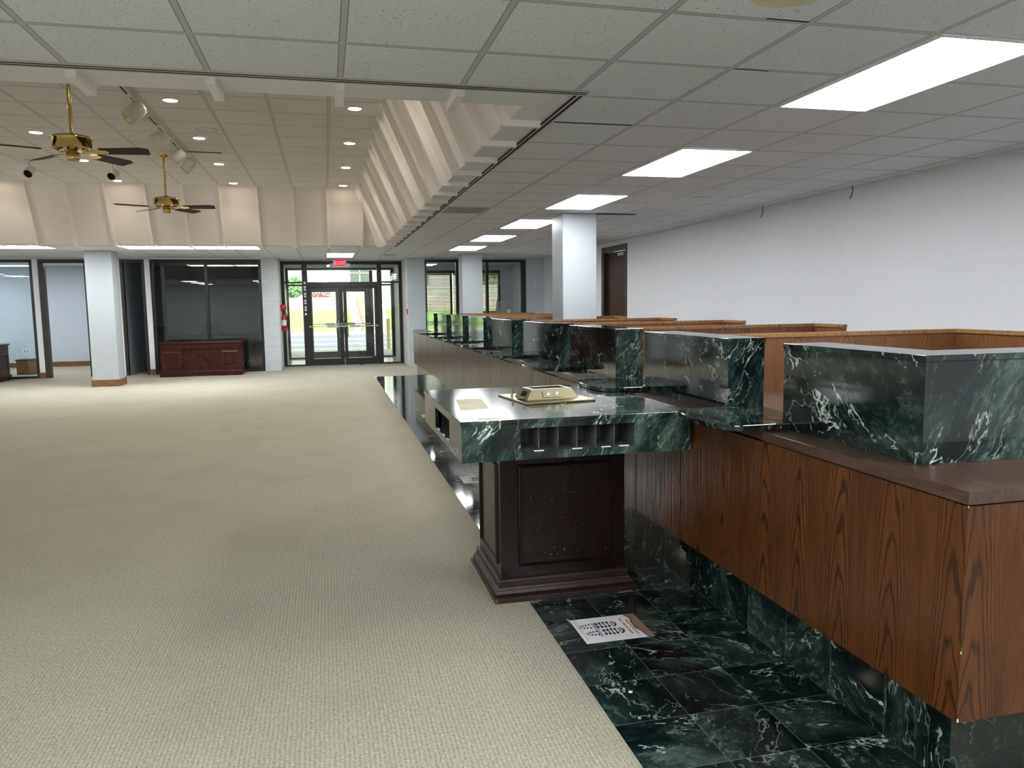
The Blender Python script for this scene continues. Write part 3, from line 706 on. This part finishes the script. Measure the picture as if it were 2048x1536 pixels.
# front face with pigeonhole opening
ml.box(tx0,op0,ty0,ty0+.02,tz0,tz1).box(op1,tx1,ty0,ty0+.02,tz0,tz1).box(op0,op1,ty0,ty0+.02,tz0,oz0).box(op0,op1,ty0,ty0+.02,oz1,tz1)
oy0,oy1 = 3.8957,4.4232
ml.box(tx0,tx0+.02,ty0+.02,oy0,tz0,tz1).box(tx0,tx0+.02,oy1,ty1-.02,tz0,tz1).box(tx0,tx0+.02,oy0,oy1,tz0,oz0).box(tx0,tx0+.02,oy0,oy1,oz1,tz1)
ml.box(tx0,tx1,ty1-.02,ty1,tz0,tz1).box(tx1-.02,tx1,ty0+.02,ty1-.02,tz0,tz1)
build('marble_apron', ml, M['marbleT'], tb)
build('apron_underside', MB().box(tx0+.02,tx1-.02,ty0+.02,ty1-.02,tz0,tz0+.01), M['espresso'], tb)
build('marble_top', MB().box(tx0-.006,tx1+.004,ty0-.006,ty1+.006,tz1,1.012), M['marbleT'], tb, bevel=.002)
cb = MB()
cb.box(op0-.01,op1+.01,ty0+.021,ty0+.22,oz0-.008,oz0).box(op0-.01,op1+.01,ty0+.021,ty0+.22,oz1,oz1+.006).box(op0-.01,op1+.01,ty0+.22,ty0+.226,oz0,oz1).box(op0-.012,op0-.001,ty0+.021,ty0+.22,oz0,oz1).box(op1+.001,op1+.012,ty0+.021,ty0+.22,oz0,oz1)
build('form_cubby', cb, M['cubby'], tb)
cb2 = MB().box(tx0+.021,tx0+.22,oy0-.01,oy1+.01,oz0-.008,oz0).box(tx0+.021,tx0+.22,oy0-.01,oy1+.01,oz1,oz1+.006).box(tx0+.22,tx0+.226,oy0,oy1,oz0,oz1)
build('side_cubby', cb2, M['cubbyd'], tb)
for k in range(1,6):
    xd = op0 + (op1-op0)*k/6 
    build('divider', MB().box(xd-.0015,xd+.0015,ty0+.022,ty0+.21,oz0,oz1), M['divider'], tb)
for k in range(1,5):
    yd = oy0 + (oy1-oy0)*k/5
    build('side_divider', MB().box(tx0+.022,tx0+.2,yd-.0015,yd+.0015,oz0,oz1), M['cubbyd'], tb)
for xk in (.955,1.15,1.30,1.395): build('paper_tab', MB().box(xk,xk+.05,ty0-.0012,ty0+.008,oz0-.001,oz0+.004), M['paper'], tb)
for yk in (4.28,4.09,3.94): build('side_paper_tab', MB().box(tx0-.0012,tx0+.006,yk,yk+.05,oz0-.002,oz0+.006), M['paper'], tb)
build('yellowish_patch', MB().prism([(.665,3.91,1.0121),(.824,3.93,1.0121),(.864,4.37,1.0121),(.715,4.37,1.0121)],(0,0,.0004)), M['yellowmark'], tb)['label'] = 'flat yellowish square on the table top'  # thin yellowish quad laid flat on the marble top
build('adhesive_strip', MB().prism([(.685,3.56,1.0121),(.83,3.535,1.0121),(.835,3.60,1.0121),(.70,3.625,1.0121)],(0,0,.0004)), M['yellowmark'], tb)['label'] = 'pale strip of old adhesive'
# brass organiser
bo = tag(empty('brass_pen_stand', (1.22,4.23,1.012)), 'old brass pen stand with a hollow raised box on the marble table top', 'pen stand')
Mb = Matrix.Translation((1.222,4.23,1.0125)) @ Matrix.Rotation(math.radians(7),4,'Z')
def bb(mb, name, mat, bev=0): return build(name, mb.xf(Mb), M[mat], bo, bevel=bev)
bb(MB().box(-.21,.21,-.215,.24,0,.010), 'base_plate', 'oldbrass', .002)
hw, hd = .158, .10
hs_ = MB()
zt_ = .066
a0 = [(-hw,-hd),(hw,-hd),(hw,hd),(-hw,hd)]; a1 = [(-.122,-.075),(.122,-.075),(.122,.075),(-.122,.075)]; a2 = [(-.10,-.05),(.10,-.05),(.10,.055),(-.10,.055)]
vs = [(x,y,.010) for x,y in a0] + [(x,y,zt_) for x,y in a1] + [(x,y,zt_) for x,y in a2] + [(x,y,.03) for x,y in a2]
fs = [(i,(i+1)%4,4+(i+1)%4,4+i) for i in range(4)] + [(4+i,4+(i+1)%4,8+(i+1)%4,8+i) for i in range(4)] + [(8+i,8+(i+1)%4,12+(i+1)%4,12+i) for i in range(4)]
hs_.add(vs, fs)
bb(hs_, 'hollow_housing', 'oldbrass')
bb(MB().box(-.098,.098,-.048,.053,.012,.03), 'well_floor', 'darkslot')
ny = -(hd-.0125)
tilt = Matrix.Translation((0,-.0905,.037)) @ Matrix.Rotation(math.radians(-24),4,'X')
bb(MB().box(-.06,.06,-.003,.0,-.019,.019).xf(tilt), 'face_plate', 'oldbrass')
for sx in (-.026,.026): bb(MB().lathe((sx,-.003,0), [(.013,0),(.013,.003),(.008,.003),(.008,.001)], 20, (0,-1,0)).xf(tilt), 'socket_ring', 'alu')
til2 = Matrix.Translation((-.142,.0,.038)) @ Matrix.Rotation(math.radians(32),4,'Y')
bb(MB().box(-.003,.0,-.035,-.015,-.016,.016).box(-.003,0,.005,.025,-.016,.016).xf(til2), 'side_slot', 'darkslot')
bb(MB().box(-.195,-.155,-.09,-.02,.010,.0115), 'dark_inset', 'darkslot'); bb(MB().box(.165,.198,-.03,.05,.010,.0115), 'dark_inset', 'darkslot')
bb(MB().lathe((-.178,.09,.010), [(.007,0),(.007,.045)], 16), 'peg', 'brass')
for q in ((-.175,-.185),(.18,-.185)): bb(MB().lathe((q[0],q[1],.010), [(.006,0),(.004,.003)], 12), 'screw', 'oldbrass')

# ------------------------------------------------------------ floor stickers
def sticker(xc, yc, label, full=True, w=.338, h=.27):
    o = tag(empty('floor_sticker', (xc,yc,.0012)), label, 'floor sticker', 'footprint stickers on the marble aisle')
    def B(name, mb, mat): return build(name, mb.xf(Matrix.Translation((xc,yc,0))), M[mat], o)
    z = .0015
    B('sticker_sheet', MB().box(-w/2,w/2,-h/2,h/2,.0011,z), 'paper')
    # picture band with a wavy dark rim at the heading edge (+x)
    def wave(t): return w/2-.062 + .040*math.cos(2.3*PI*(t/h)+.25) if True else 0
    n = 24; ts = [-h/2+h*i/n for i in range(n+1)]
    def wv(t):
        u = (t+h/2)/h*5; pt = [.029,.036,.050,.048,.038,.052]; i = min(4,int(u)); q = u-i; q = q*q*(3-2*q)
        return w/2 - (pt[i]*(1-q)+pt[i+1]*q)
    band = MB(); rim = MB()
    for i in range(n):
        a, b = ts[i], ts[i+1]
        band.quad((min(wv(a),w/2),a,z+.0003),(w/2,a,z+.0003),(w/2,b,z+.0003),(min(wv(b),w/2),b,z+.0003))
        rim.quad((wv(a)-.006,a,z+.0005),(wv(a),a,z+.0005),(wv(b),b,z+.0005),(wv(b)-.006,b,z+.0005))
    B('picture_band', band, 'photoband'); B('band_rim', rim, 'greyink' if False else 'blackink')
    R = Matrix.Rotation(-PI/2,4,'Z')
    def tx(s, x, y, size, mat, shear=0, bold=.0004, name='lettering'):
        B(name, text_mb(s, size, Matrix.Translation((x,y,z+.0006)) @ R, 0, bold=bold, font_shear=shear), mat)
    tx('Avoid touching your', .104, -.012, .0205, 'redtxt'); tx('eyes, nose and mouth.', .078, .002, .0205, 'redtxt')
    # shoe soles, toes to +x
    for cy_, off in ((.043,-.020),(-.037,-.008)):
        sole = MB()
        def r(x0,x1,y0,y1,sk=0): sole.add([(x0,y0+cy_,z+.0006),(x1,y0+cy_+sk,z+.0006),(x1+.003,y1+cy_+sk,z+.0006),(x0+.003,y1+cy_,z+.0006)], [(0,1,2,3)])
        for i in range(4):
            xk = off-.045+i*.019
            hwid = .033 - .002*abs(i-2)
            r(xk,xk+.0125,-hwid,-hwid+.018); r(xk,xk+.0125,hwid-.018,hwid)
            for q in (-1,0,1): r(xk+.003,xk+.011,q*.0095-.0035,q*.0095+.0035)
        for i in range(3):
            xk = off-.112+i*.016; hwid=.022+.002*i
            r(xk,xk+.009,-hwid,-hwid+.016); r(xk,xk+.009,hwid-.016,hwid)
        r(off-.128,off-.116,-.013,-.006); r(off-.131,off-.116,-.002,.003); r(off-.128,off-.116,.007,.013)
        m = 14; tv = []
        for ri, ro in ((.022,.032),(.008,.014)):
            for i in range(m):
                a, b = -PI*.42+PI*.84*i/m, -PI*.42+PI*.84*(i+1)/m
                cx_ = off+.030
                sole.add([(cx_+ri*math.cos(a),cy_+ri*math.sin(a),z+.0006),(cx_+ro*math.cos(a),cy_+ro*math.sin(a),z+.0006),(cx_+ro*math.cos(b),cy_+ro*math.sin(b),z+.0006),(cx_+ri*math.cos(b),cy_+ri*math.sin(b),z+.0006)], [(0,1,2,3)])
        B('shoe_print', sole, 'blackink')
    tx('@SafeDistance', -.070, 0, .025, 'bluetxt', .3)
    ln = MB()
    for k in range(3): ln.box(-w/2+.012+k*.006,-w/2+.0135+k*.006,-h/2+.035,h/2-.02,z,z+.0004)
    B('small_print', ln, 'greyink')
    return o
sticker(1.2815, 3.342, 'white footprint floor sticker in front of the table on the marble aisle')
sticker(1.29, 6.60, 'white footprint floor sticker on the marble just beyond the table pedestal')
sticker(1.42, 10.62, 'white footprint floor sticker furthest along the marble towards the doors')
tag(build('white_paper_dot', MB().lathe((1.137,2.75,.001), [(.0085,0),(.0085,.001)], 20), M['paper']), 'tiny round white paper dot lying on the marble floor', 'paper dot')

# ------------------------------------------------------------ desks
def desk(name, x0, x1, y0, y1, h, label):
    o = tag(empty(name, ((x0+x1)/2,(y0+y1)/2,0)), label, 'desk')
    f = .03
    build('desk_top', MB().box(x0-.03,x1+.03,y0-.03,y1+.03,h-.035,h), M['mahog'], o, bevel=.012)
    pw = (x1-x0)*.27
    b = MB().box(x0,x0+pw,y0,y1,.12,h-.15).box(x1-pw,x1,y0,y1,.12,h-.15).box(x0+pw,x1-pw,y0+.035,y0+.06,.12,h-.15).box(x0,x1,y0-.006,y1+.006,h-.15,h-.036)
    build('desk_body', b, M['mahog'], o, bevel=.003)
    build('base_board', MB().box(x0-.025,x0+pw+.02,y0-.025,y1+.025,0,.12).box(x1-pw-.02,x1+.025,y0-.025,y1+.025,0,.12).box(x0+pw+.02,x1-pw-.02,y0+.01,y0+.07,0,.12), M['mahog'], o, bevel=.008)
    for args in (('y',x0+.06,x0+pw-.05,.20,h-.21,y0,-1),('y',x1-pw+.05,x1-.06,.20,h-.21,y0,-1),('x',y0+.08,y1-.08,.20,h-.21,x1,1)):
        mm = MB(); panel_frame(mm,*args); build('panel_moulding', mm, M['mouldlit'], o)
    return o
desk('executive_desk', -3.60, -1.90, 18.32, 19.02, .765, 'dark red mahogany desk with raised panels in front of the dark glass office')
desk('office_desk', -8.4, -6.84, 18.25, 19.05, .80, 'dark mahogany desk by the glass of the lit blue office at the picture edge')
# inside offices
od = tag(empty('small_wooden_cabinet', (-6.9,20.4,0)), 'small brown wooden stand inside the lit office behind the desk', 'cabinet')
build('body', MB().box(-7.15,-6.72,20.3,20.7,0,.34), M['oakRail'], od); build('cabinet_top', MB().box(-7.17,-6.70,20.28,20.72,.34,.36), M['mahog'], od)
ol = tag(empty('wall_outlet', (-7.75,22.79,.46)), 'white double wall outlet on the blue office wall above the baseboard', 'outlet')
build('cover_plate', MB().box(-7.84,-7.68,22.79,22.799,.36,.50), M['whiteplastic'], ol)
build('sockets', MB().box(-7.81,-7.775,22.786,22.79,.39,.47).box(-7.745,-7.71,22.786,22.79,.39,.47), M['greyink'], ol)
ds = tag(empty('office_table', (-2.6,20.4,0)), 'dark table with a light top behind the glass of the unlit office', 'table')
build('tabletop', MB().box(-3.45,-1.75,20.0,20.75,.74,.78), M['lam'], ds); 
for q in ((-3.4,20.05),(-1.8,20.05),(-3.4,20.7),(-1.8,20.7)): build('leg', MB().box(q[0]-.025,q[0]+.025,q[1]-.025,q[1]+.025,0,.74), M['black'], ds)
mn = tag(empty('monitor', (-2.75,20.3,.78)), 'black computer monitor on the table in the unlit office', 'monitor')
build('screen', MB().box(-2.98,-2.55,20.28,20.31,.86,1.12), M['black'], mn, bevel=.005); build('stand', MB().box(-2.8,-2.74,20.31,20.34,.79,.95).box(-2.88,-2.66,20.25,20.42,.78,.79), M['black'], mn)
ch = tag(empty('office_chair', (-4.2,20.9,0)), 'dark office chair inside the unlit office seen through its doorway', 'chair')
build('seat', MB().box(-4.4,-3.95,20.7,21.1,.42,.50), M['black'], ch, bevel=.03); build('backrest', MB().box(-4.38,-3.97,21.08,21.14,.55,1.05), M['black'], ch, bevel=.03)
build('gas_column', MB().lathe((-4.18,20.9,.06), [(.03,0),(.03,.37)], 14), M['black'], ch)
lg = MB()
for k in range(5): a = k*2*PI/5; lg.tube([(-4.18,20.9,.10),(-4.18+.28*math.cos(a),20.9+.28*math.sin(a),.04)], .018)
build('star_base', lg, M['black'], ch)

# ------------------------------------------------------------ ceiling lights
def troffer(x0,x1,y0,y1,label,group='flat ceiling light panels',z=H):
    o = tag(empty('ceiling_light', ((x0+x1)/2,(y0+y1)/2,z-.012)), label, 'ceiling light', group)
    f = .012
    build('light_frame', MB().box(x0,x1,y0,y0+f,z-.008,z-.001).box(x0,x1,y1-f,y1,z-.008,z-.001).box(x0,x0+f,y0+f,y1-f,z-.008,z-.001).box(x1-f,x1,y0+f,y1-f,z-.008,z-.001), M['lampwhite'], o)
    build('diffuser', MB().box(x0+f,x1-f,y0+f,y1-f,z-.0075,z-.001), M['troffer'], o)
    return o
lx0, lx1 = X0+3*T+.03, X0+4*T
ords = ['nearest','second','third','fourth','fifth','sixth']
for k in range(6):
    ya = Y0+4*T*k
    troffer(lx0, lx1, ya+.0, ya+2*T-.005, '%s panel of the row of six white ceiling lights above the teller counter' % ('first' if k==0 else ords[k]))
for k in range(1,4): troffer(lx0, lx1, Y0-4*T*k+.02, Y0-4*T*k+2*T-.01, 'unseen white ceiling light panel behind the camera above the counter, number %s' % ords[k], 'lights behind the camera')  # row carried on out of view; the further ones are added fill light
for xa in (-9.2,-6.2,-3.2,-.4):  # panels added out of view to brighten the near carpet and ceiling
    for ya in (-4.4,-1.96,.47): 
        troffer(xa, xa+.6, ya, ya+1.2, 'added white fill light panel over the carpet behind the camera', 'added fill lights behind the camera over the carpet')
for ya in (3.0,5.4,7.8,10.2,12.6): troffer(-10.6, -10.0, ya, ya+1.2, 'added white fill light panel out of view beyond the picture edge', 'added fill lights beyond the picture edge')  # added along the unseen side of the room as fill light
for a,b,lab in ((-3.60,-2.42,'long thin-looking ceiling light over the mahogany desk, half nearer the white column'),(-2.39,-1.20,'long thin-looking ceiling light over the mahogany desk, half nearer the entrance'),(-6.05,-4.84,'long ceiling light at the picture edge beyond the raised ceiling')):
    troffer(a,b,15.36,16.10,lab)
troffer(-8.6,-7.4,15.36,16.10,'ceiling light outside the frame beside the lit office')
troffer(.07,.67,17.35,18.75,'ceiling light panel just in front of the EXIT sign')
troffer(.0,.60,21.2,21.8,'ceiling light panel inside the glass vestibule')
troffer(-6.9,-5.7,20.3,20.9,'ceiling light panel inside the lit blue office')
troffer(-9.2,-8.0,20.9,21.5,'ceiling light panel inside the lit office beyond the first one')
troffer(2.46,2.86,20.4,21.0,'small ceiling light inside the glass room beside the blinds')
def downlight(x,y,label):
    o = tag(empty('recessed_downlight', (x,y,HU-.01)), label, 'downlight', 'recessed downlights of the raised ceiling')
    build('trim_ring', MB().lathe((x,y,HU-.006), [(.088,.006),(.088,0),(.072,0),(.066,.006)], 28, caps=False), M['lampwhite'], o)
    build('lamp', MB().lathe((x,y,HU-.003), [(.066,0),(.066,.002)], 24), M['downglow'], o)
    L = bpy.data.lights.new('downlight_beam','SPOT'); L.energy = 24; L.color = (1,.90,.80); L.spot_size = math.radians(125); L.spot_blend = .6; L.shadow_soft_size = .06
    lo = bpy.data.objects.new('downlight_beam', L); COL.objects.link(lo); lo.parent = o; lo.location = (0,0,-.005)
cols = {.385:'aligned with the entrance doors', -1.448:'in the column above the mahogany desk', -3.27:'in the column of the brass fans'}
for xk, d in cols.items():
    for i, yk in enumerate((6.80,8.62,10.45,12.28,14.13)):
        if yk < 8 and xk < -3: continue
        downlight(xk, yk, 'recessed downlight %s, %s going away' % (d, ['hidden one','first','second','third','last'][i]))
downlight(-5.1,12.28,'round recessed downlight beyond the fan at the picture edge'); downlight(-5.1,14.13,'round recessed downlight near the far slope at the picture edge')

# ------------------------------------------------------------ ceiling fans
def fan(x,y,label):
    o = tag(empty('ceiling_fan', (x,y,2.85)), label, 'ceiling fan', 'brass ceiling fans')
    zb = 2.95
    build('canopy', MB().lathe((x,y,HU-.002), [(.07,0),(.068,-.015),(.045,-.05),(.02,-.065)], 28), M['brass'], o)
    build('down_rod', MB().lathe((x,y,zb+.10), [(.016,0),(.016,HU-zb-.15)], 16), M['brass'], o)
    build('motor_housing', MB().lathe((x,y,zb), [(.10,-.012),(.145,0),(.163,.008),(.165,.075),(.172,.082),(.172,.092),(.150,.108),(.06,.118),(.03,.135),(.016,.14)], 40), M['brass'], o)
    mv = MB()
    for k in range(12):
        a = k*PI/6; mv.box(-.012,.012,-.006,.006,-.016,-.011); 
        n = 8; 
        for q in range(n): 
            i = len(mv.v)-n+q; vx,vy,vz = mv.v[i]; rr = .12
            mv.v[i] = (x+rr*math.cos(a)+vx*math.cos(a)-vy*math.sin(a), y+rr*math.sin(a)+vx*math.sin(a)+vy*math.cos(a), zb+vz)
    build('vent_slots', mv, M['darkslot'], o)
    build('switch_cup', MB().lathe((x,y,zb-.105), [(.0,0),(.045,.004),(.055,.02),(.055,.075),(.035,.09),(.03,.10)], 28), M['brass'], o)
    for adeg in (-10,60,132,204):
        a = math.radians(adeg)
        Rm = Matrix.Translation((x,y,zb-.022)) @ Matrix.Rotation(a,4,'Z') @ Matrix.Rotation(math.radians(-13),4,'X')
        bl_ = build('blade', MB().prism([(.24,-.058,0),(.60,-.072,0),(.66,-.045,0),(.64,.070,0),(.24,.058,0)], (0,0,.007)).xf(Rm), M['blade'], o)
        ir = MB().prism([(.09,-.02,-.004),(.17,-.012,-.004),(.22,-.05,-.004),(.29,-.035,-.004),(.31,0,-.004),(.29,.035,-.004),(.22,.05,-.004),(.17,.012,-.004),(.09,.02,-.004)], (0,0,.004))
        build('blade_bracket', ir.xf(Rm), M['brass'], bl_)
    return o
fan(-2.10,7.60,'brass ceiling fan with dark blades hanging nearer the camera')
fan(-2.08,11.60,'brass ceiling fan with dark blades hanging beyond the first one near the far slope')

# ------------------------------------------------------------ track lights
tk = tag(empty('lighting_track', (-1.78,9.4,HU-.03)), 'narrow lighting track on the raised ceiling carrying white spotlights', 'lighting track')
build('track_rail', MB().box(-1.80,-1.76,7.2,11.3,HU-.022,HU-.0005), M['spotw'], tk)
for (a,b) in ((7.25,8.35),(8.5,9.2),(9.3,9.7),(9.8,10.55),(10.65,11.2)): build('track_groove', MB().box(-1.802,-1.785,a,b,HU-.0235,HU-.006), M['darkslot'], tk)
build('feed_wire', MB().tube([(-1.78,11.3,HU-.01),(-1.72,11.34,HU-.008),(-1.30,11.38,HU-.006)], .006), M['wire'], tk)
def head(x,y,d,label,canopy=False,size=1.0,face='goldin',drop=.12):
    o = tag(empty('ceiling_spotlight', (x,y,HU-.2)), label, 'spotlight', 'white spotlights under the raised ceiling')
    d = Vector(d).normalized(); c = Vector((x,y,HU-drop-.05))
    if canopy: build('canopy_plate', MB().lathe((x,y,HU-.001), [(.05,0),(.05,-.02)], 20), M['spotw'], o)
    build('stem', MB().tube([(x,y,HU-.015),(x,y,HU-drop)], .010), M['spotw'], o)
    r = .062*size; L = .15*size
    build('can', MB().lathe(c-d*L*.55, [(0,-.03),(r*.6,-.022),(r*.9,-.004),(r,.015),(r,L),(r*.93,L),(r*.93,L-.02)], 32, d, caps=False), M['spotw'], o)
    build('reflector', MB().lathe(c-d*L*.55, [(r*.92,L-.012),(r*.5,L-.05),(.0,L-.055)], 32, d, caps=False), M[face], o)
head(-1.78,8.50,(-.60,-.30,-.62),'white track spotlight at the camera end of the track',size=1.25)
head(-1.78,9.72,(-.92,-.10,-.30),'white track spotlight pointing almost level, second along the track',size=1.1)
head(-1.78,10.85,(-.70,.0,-.62),'white track spotlight with a yellow rim in front of the far pair',size=1.1)
head(-1.72,11.22,(-.60,-.1,-.72),'white track spotlight at the far end of the track',size=1.1,drop=.17)
head(-3.98,12.35,(-.1,-.55,-.35),'white spotlight with a black face turned to the camera near the picture edge',True,1.0,'darkslot')
head(-2.93,12.45,(-.15,-.6,-.35),'white spotlight with a black face hanging between the two fans',True,1.0,'darkslot')
tag(build('ceiling_speaker_grille', MB().lathe((-1.29,9.95,HU-.0005), [(.12,0),(.12,-.003),(.112,-.003),(.112,0)], 32, caps=False), M['vent']), 'faint round speaker ring on the raised ceiling between downlights', 'speaker')

# vents, wires, stain
def vent(x0,x1,y0,y1,label):
    o = tag(empty('ceiling_vent', ((x0+x1)/2,(y0+y1)/2,H-.006)), label, 'vent', 'grey ceiling vents')
    build('vent_plate', MB().box(x0,x1,y0,y1,H-.006,H-.0005), M['vent'], o)
    sl = MB(); k = y0+.05
    while k < y1-.03: sl.box(x0+.04,x1-.04,k,k+.02,H-.009,H-.006); k += .06
    build('louvres', sl, M['vent'], o)
i0 = X0+T
vent(X0+T+.10,X0+2*T-.02, Y0+10*T+.03, Y0+11*T-.02, 'grey vent tile in the ceiling beside the long air diffuser')
vent(X0+T+.02,X0+2*T-.3, 17.7,18.0,'grey ceiling vent close to the entrance brick wall')
def wire(y, label, L=.13):
    x = xr(y)-.09
    tag(build('hanging_wire', MB().tube([(x,y,H-.0005),(x+.004,y,H-.06),(x+.002,y+.01,H-L+.03),(x-.02,y+.01,H-L)], .0045,8), M['wire']), label, 'wire')
wire(8.40,'short black wire dangling from the ceiling edge further along the wall'); wire(6.73,'short black wire dangling from the ceiling edge nearer the camera')
tag(build('ceiling_stain', MB().lathe((1.69,2.585,H-.0004), [(.15,0),(.14,-.0008),(.0,-.0008)], 36), M['stain']), 'yellowish round water stain on the ceiling tiles above', 'stain')
# slipped tiles: flat black strips for the dark gaps beside a few tiles
gp = MB()
for (a,b,c,d) in ((X0+T+.09,X0+2*T-.012,Y0+3*T-.016,Y0+3*T+.012),(X0+2*T-.20,X0+2*T-.01,Y0-.02,Y0-.008),(X0+2*T+.02,X0+2*T+.2,Y0+T+.0,Y0+T+.010),(3.40,3.95,9.36,9.50),(3.42,3.60,9.9,9.96),(X0+T*5+.1,X0+5*T+.35,Y0+T*8,Y0+8*T+.012)):
    gp.box(a,b,c,d,H-.0012,H-.0004)
gpo = tag(build('dark_tile_gaps', gp, M['darkslot']), kind='structure')

# ------------------------------------------------------------ outside
struct('ground_porch', MB().box(-14,16,22.93,29.0,-.12,-.03), M['concrete'])
struct('ground_street', MB().box(-60,70,29.0,43.5,-.2,-.12), M['asphalt'])
struct('ground_kerb', MB().box(-60,70,33.2,33.6,-.12,-.10).box(-60,70,37.6,38.0,-.12,-.10).box(-60,70,43.5,45.5,-.15,.0), M['stone'])
struct('ground_lawn', MB().add([(-60,45.5,0),(70,45.5,0),(70,53,1.15),(-60,53,1.15)],[(0,1,2,3)]).add([(-60,58.6,2.0),(70,58.6,2.0),(70,110,2.3),(-60,110,2.3)],[(0,1,2,3)]), M['grass'])
struct('ground_flower_bed', MB().add([(-60,53,1.15),(70,53,1.15),(70,56.5,1.75),(-60,56.5,1.75)],[(0,1,2,3)]), M['dirt'])
struct('wall_retaining', MB().box(-60,1.55,56.5,56.9,1.3,2.05).box(3.6,70,56.5,56.9,1.3,2.05).box(-60,70,56.9,58.6,1.7,2.0), M['stone'])
stp = tag(empty('garden_steps', (2.6,50,0)), 'pale stone steps climbing the lawn across the street', 'steps')
sm2 = MB()
for k in range(12): sm2.box(2.0,3.2,45.6+k*.88,56.4,.165*k-.05,.165*(k+1))
build('treads', sm2, M['dirt'], stp)
for xx in (1.55,3.2): build('cheek_wall', MB().prism([(xx,45.3,0),(xx,45.3,.55),(xx,56.4,2.6),(xx,56.4,0)], (.42,0,0)), M['stone'], stp)
bd = tag(empty('white_building', (2,66,2)), 'pale building with tall windows across the street beyond the lawn', 'building')
build('building_wall', MB().box(-40,50,64,66,1.9,9.0), M['bldg'], bd)
for xw in (-22,-14,-7.5,2.05,6.9,13,20,28):
    w_ = build('building_window', MB().box(xw,xw+1.5,63.93,63.99,3.1,4.95), M['bldwin'], bd); build('glazing_bars', MB().box(xw+.70,xw+.80,63.88,63.93,3.1,4.95).box(xw,xw+1.5,63.88,63.93,4.0,4.08), M['bldg'], w_)
build('roof_band', MB().box(-40,50,63.6,66.2,9.0,9.4), M['stone'], bd)
def blob(mb, c, r, n, seed):
    rnd = random.Random(seed)
    for _ in range(n):
        d = Vector((rnd.gauss(0,1),rnd.gauss(0,1),rnd.gauss(0,1))).normalized()*r*rnd.uniform(.3,1)
        p = Vector(c)+Vector((d.x,d.y,d.z*.8)); a = Vector((rnd.gauss(0,1),rnd.gauss(0,1),rnd.gauss(0,1))).normalized(); b = a.orthogonal().normalized()
        q = .16*r; mb.add([p-a*q, p+b*q*.7, p+a*q, p-b*q*.7], [(0,1,2,3)])
def tree(label, x, y, z, h, r, mat, seed, name='tree'):
    o = tag(empty(name,(x,y,z)), label, name.split('_')[-1])
    mb = MB(); blob(mb,(x,y,z+h),r,900,seed); build('crown', mb, M[mat], o)
    build('trunk', MB().lathe((x,y,z-.05), [(.14,0),(.09,h)], 12), M['trunk'], o)
tree('green leafy tree above the retaining wall seen through the sidelight', -2.3, 59.5, 2.0, .8, 1.0, 'leaf', 3)
tree('reddish leafy shrub above the retaining wall seen through the door glass', -.2, 59.6, 2.0, .28, .72, 'leafred', 5, 'shrub')
tree('round green shrub on the lawn slope seen through the door glass', .95, 50.2, .7, .22, .3, 'leaf', 8, 'shrub')
tree('green tree beyond the lawn seen through the blinds', 11.5, 58.0, 2.0, 2.6, 2.2, 'leaf', 9)
tag(build('yellow_bollard', MB().lathe((2.15,27.6,-.03), [(.07,0),(.07,1.0),(.05,1.06),(0,1.08)], 20), M['yellow']), 'yellow bollard standing on the porch beside the doors', 'bollard')
struct('roof_porch', MB().box(-6,8,23.0,28.6,2.78,3.1), M['soffitout'])
pp = struct('column_porch', MB().box(-2.05,-1.72,26.5,26.9,-.03,2.78), M['stone'])

# ------------------------------------------------------------ world, sun, camera
w = bpy.data.worlds.new('overcast_sky'); bpy.context.scene.world = w; w.use_nodes = True
bg = w.node_tree.nodes['Background']; bg.inputs[0].default_value = (.93,.97,1.0,1); bg.inputs[1].default_value = 3.0
sl = bpy.data.lights.new('sun','SUN'); sl.energy = 3.5; sl.angle = .2; sl.color = (1,.97,.9)
so = bpy.data.objects.new('sun', sl); COL.objects.link(so); so.rotation_euler = (math.radians(38), math.radians(-25), 0); so.location = (0,30,20)

F, yaw, pitch, roll = 1532.37, .23643, .10702, -.01313
cy_, sy_ = math.cos(yaw), math.sin(yaw); cp, sp_ = math.cos(pitch), math.sin(pitch); cr, sr = math.cos(roll), math.sin(roll)
f = Vector((sy_*cp, cy_*cp, -sp_)); r = Vector((cy_, -sy_, 0)); u = r.cross(f)
r2 = cr*r + sr*u; u2 = -sr*r + cr*u
cam = bpy.data.cameras.new('camera'); co = bpy.data.objects.new('camera', cam); COL.objects.link(co)
cam.sensor_width = 36; cam.lens = F/2048*36; cam.clip_start = .05; cam.clip_end = 300
Mt = Matrix(((r2.x,u2.x,-f.x,0),(r2.y,u2.y,-f.y,0),(r2.z,u2.z,-f.z,1.5729),(0,0,0,1)))
co.matrix_world = Mt
sc = bpy.context.scene; sc.camera = co
sc.view_settings.view_transform = 'Standard'; sc.view_settings.look = 'None'; sc.view_settings.gamma = 1; sc.view_settings.use_curve_mapping = False
sc.view_settings.exposure = 0.4
cyc = sc.cycles
cyc.max_bounces = 10; cyc.diffuse_bounces = 6; cyc.glossy_bounces = 5; cyc.transparent_max_bounces = 16
cyc.sample_clamp_indirect = 6; cyc.caustics_reflective = False; cyc.caustics_refractive = False
cyc.use_denoising = True
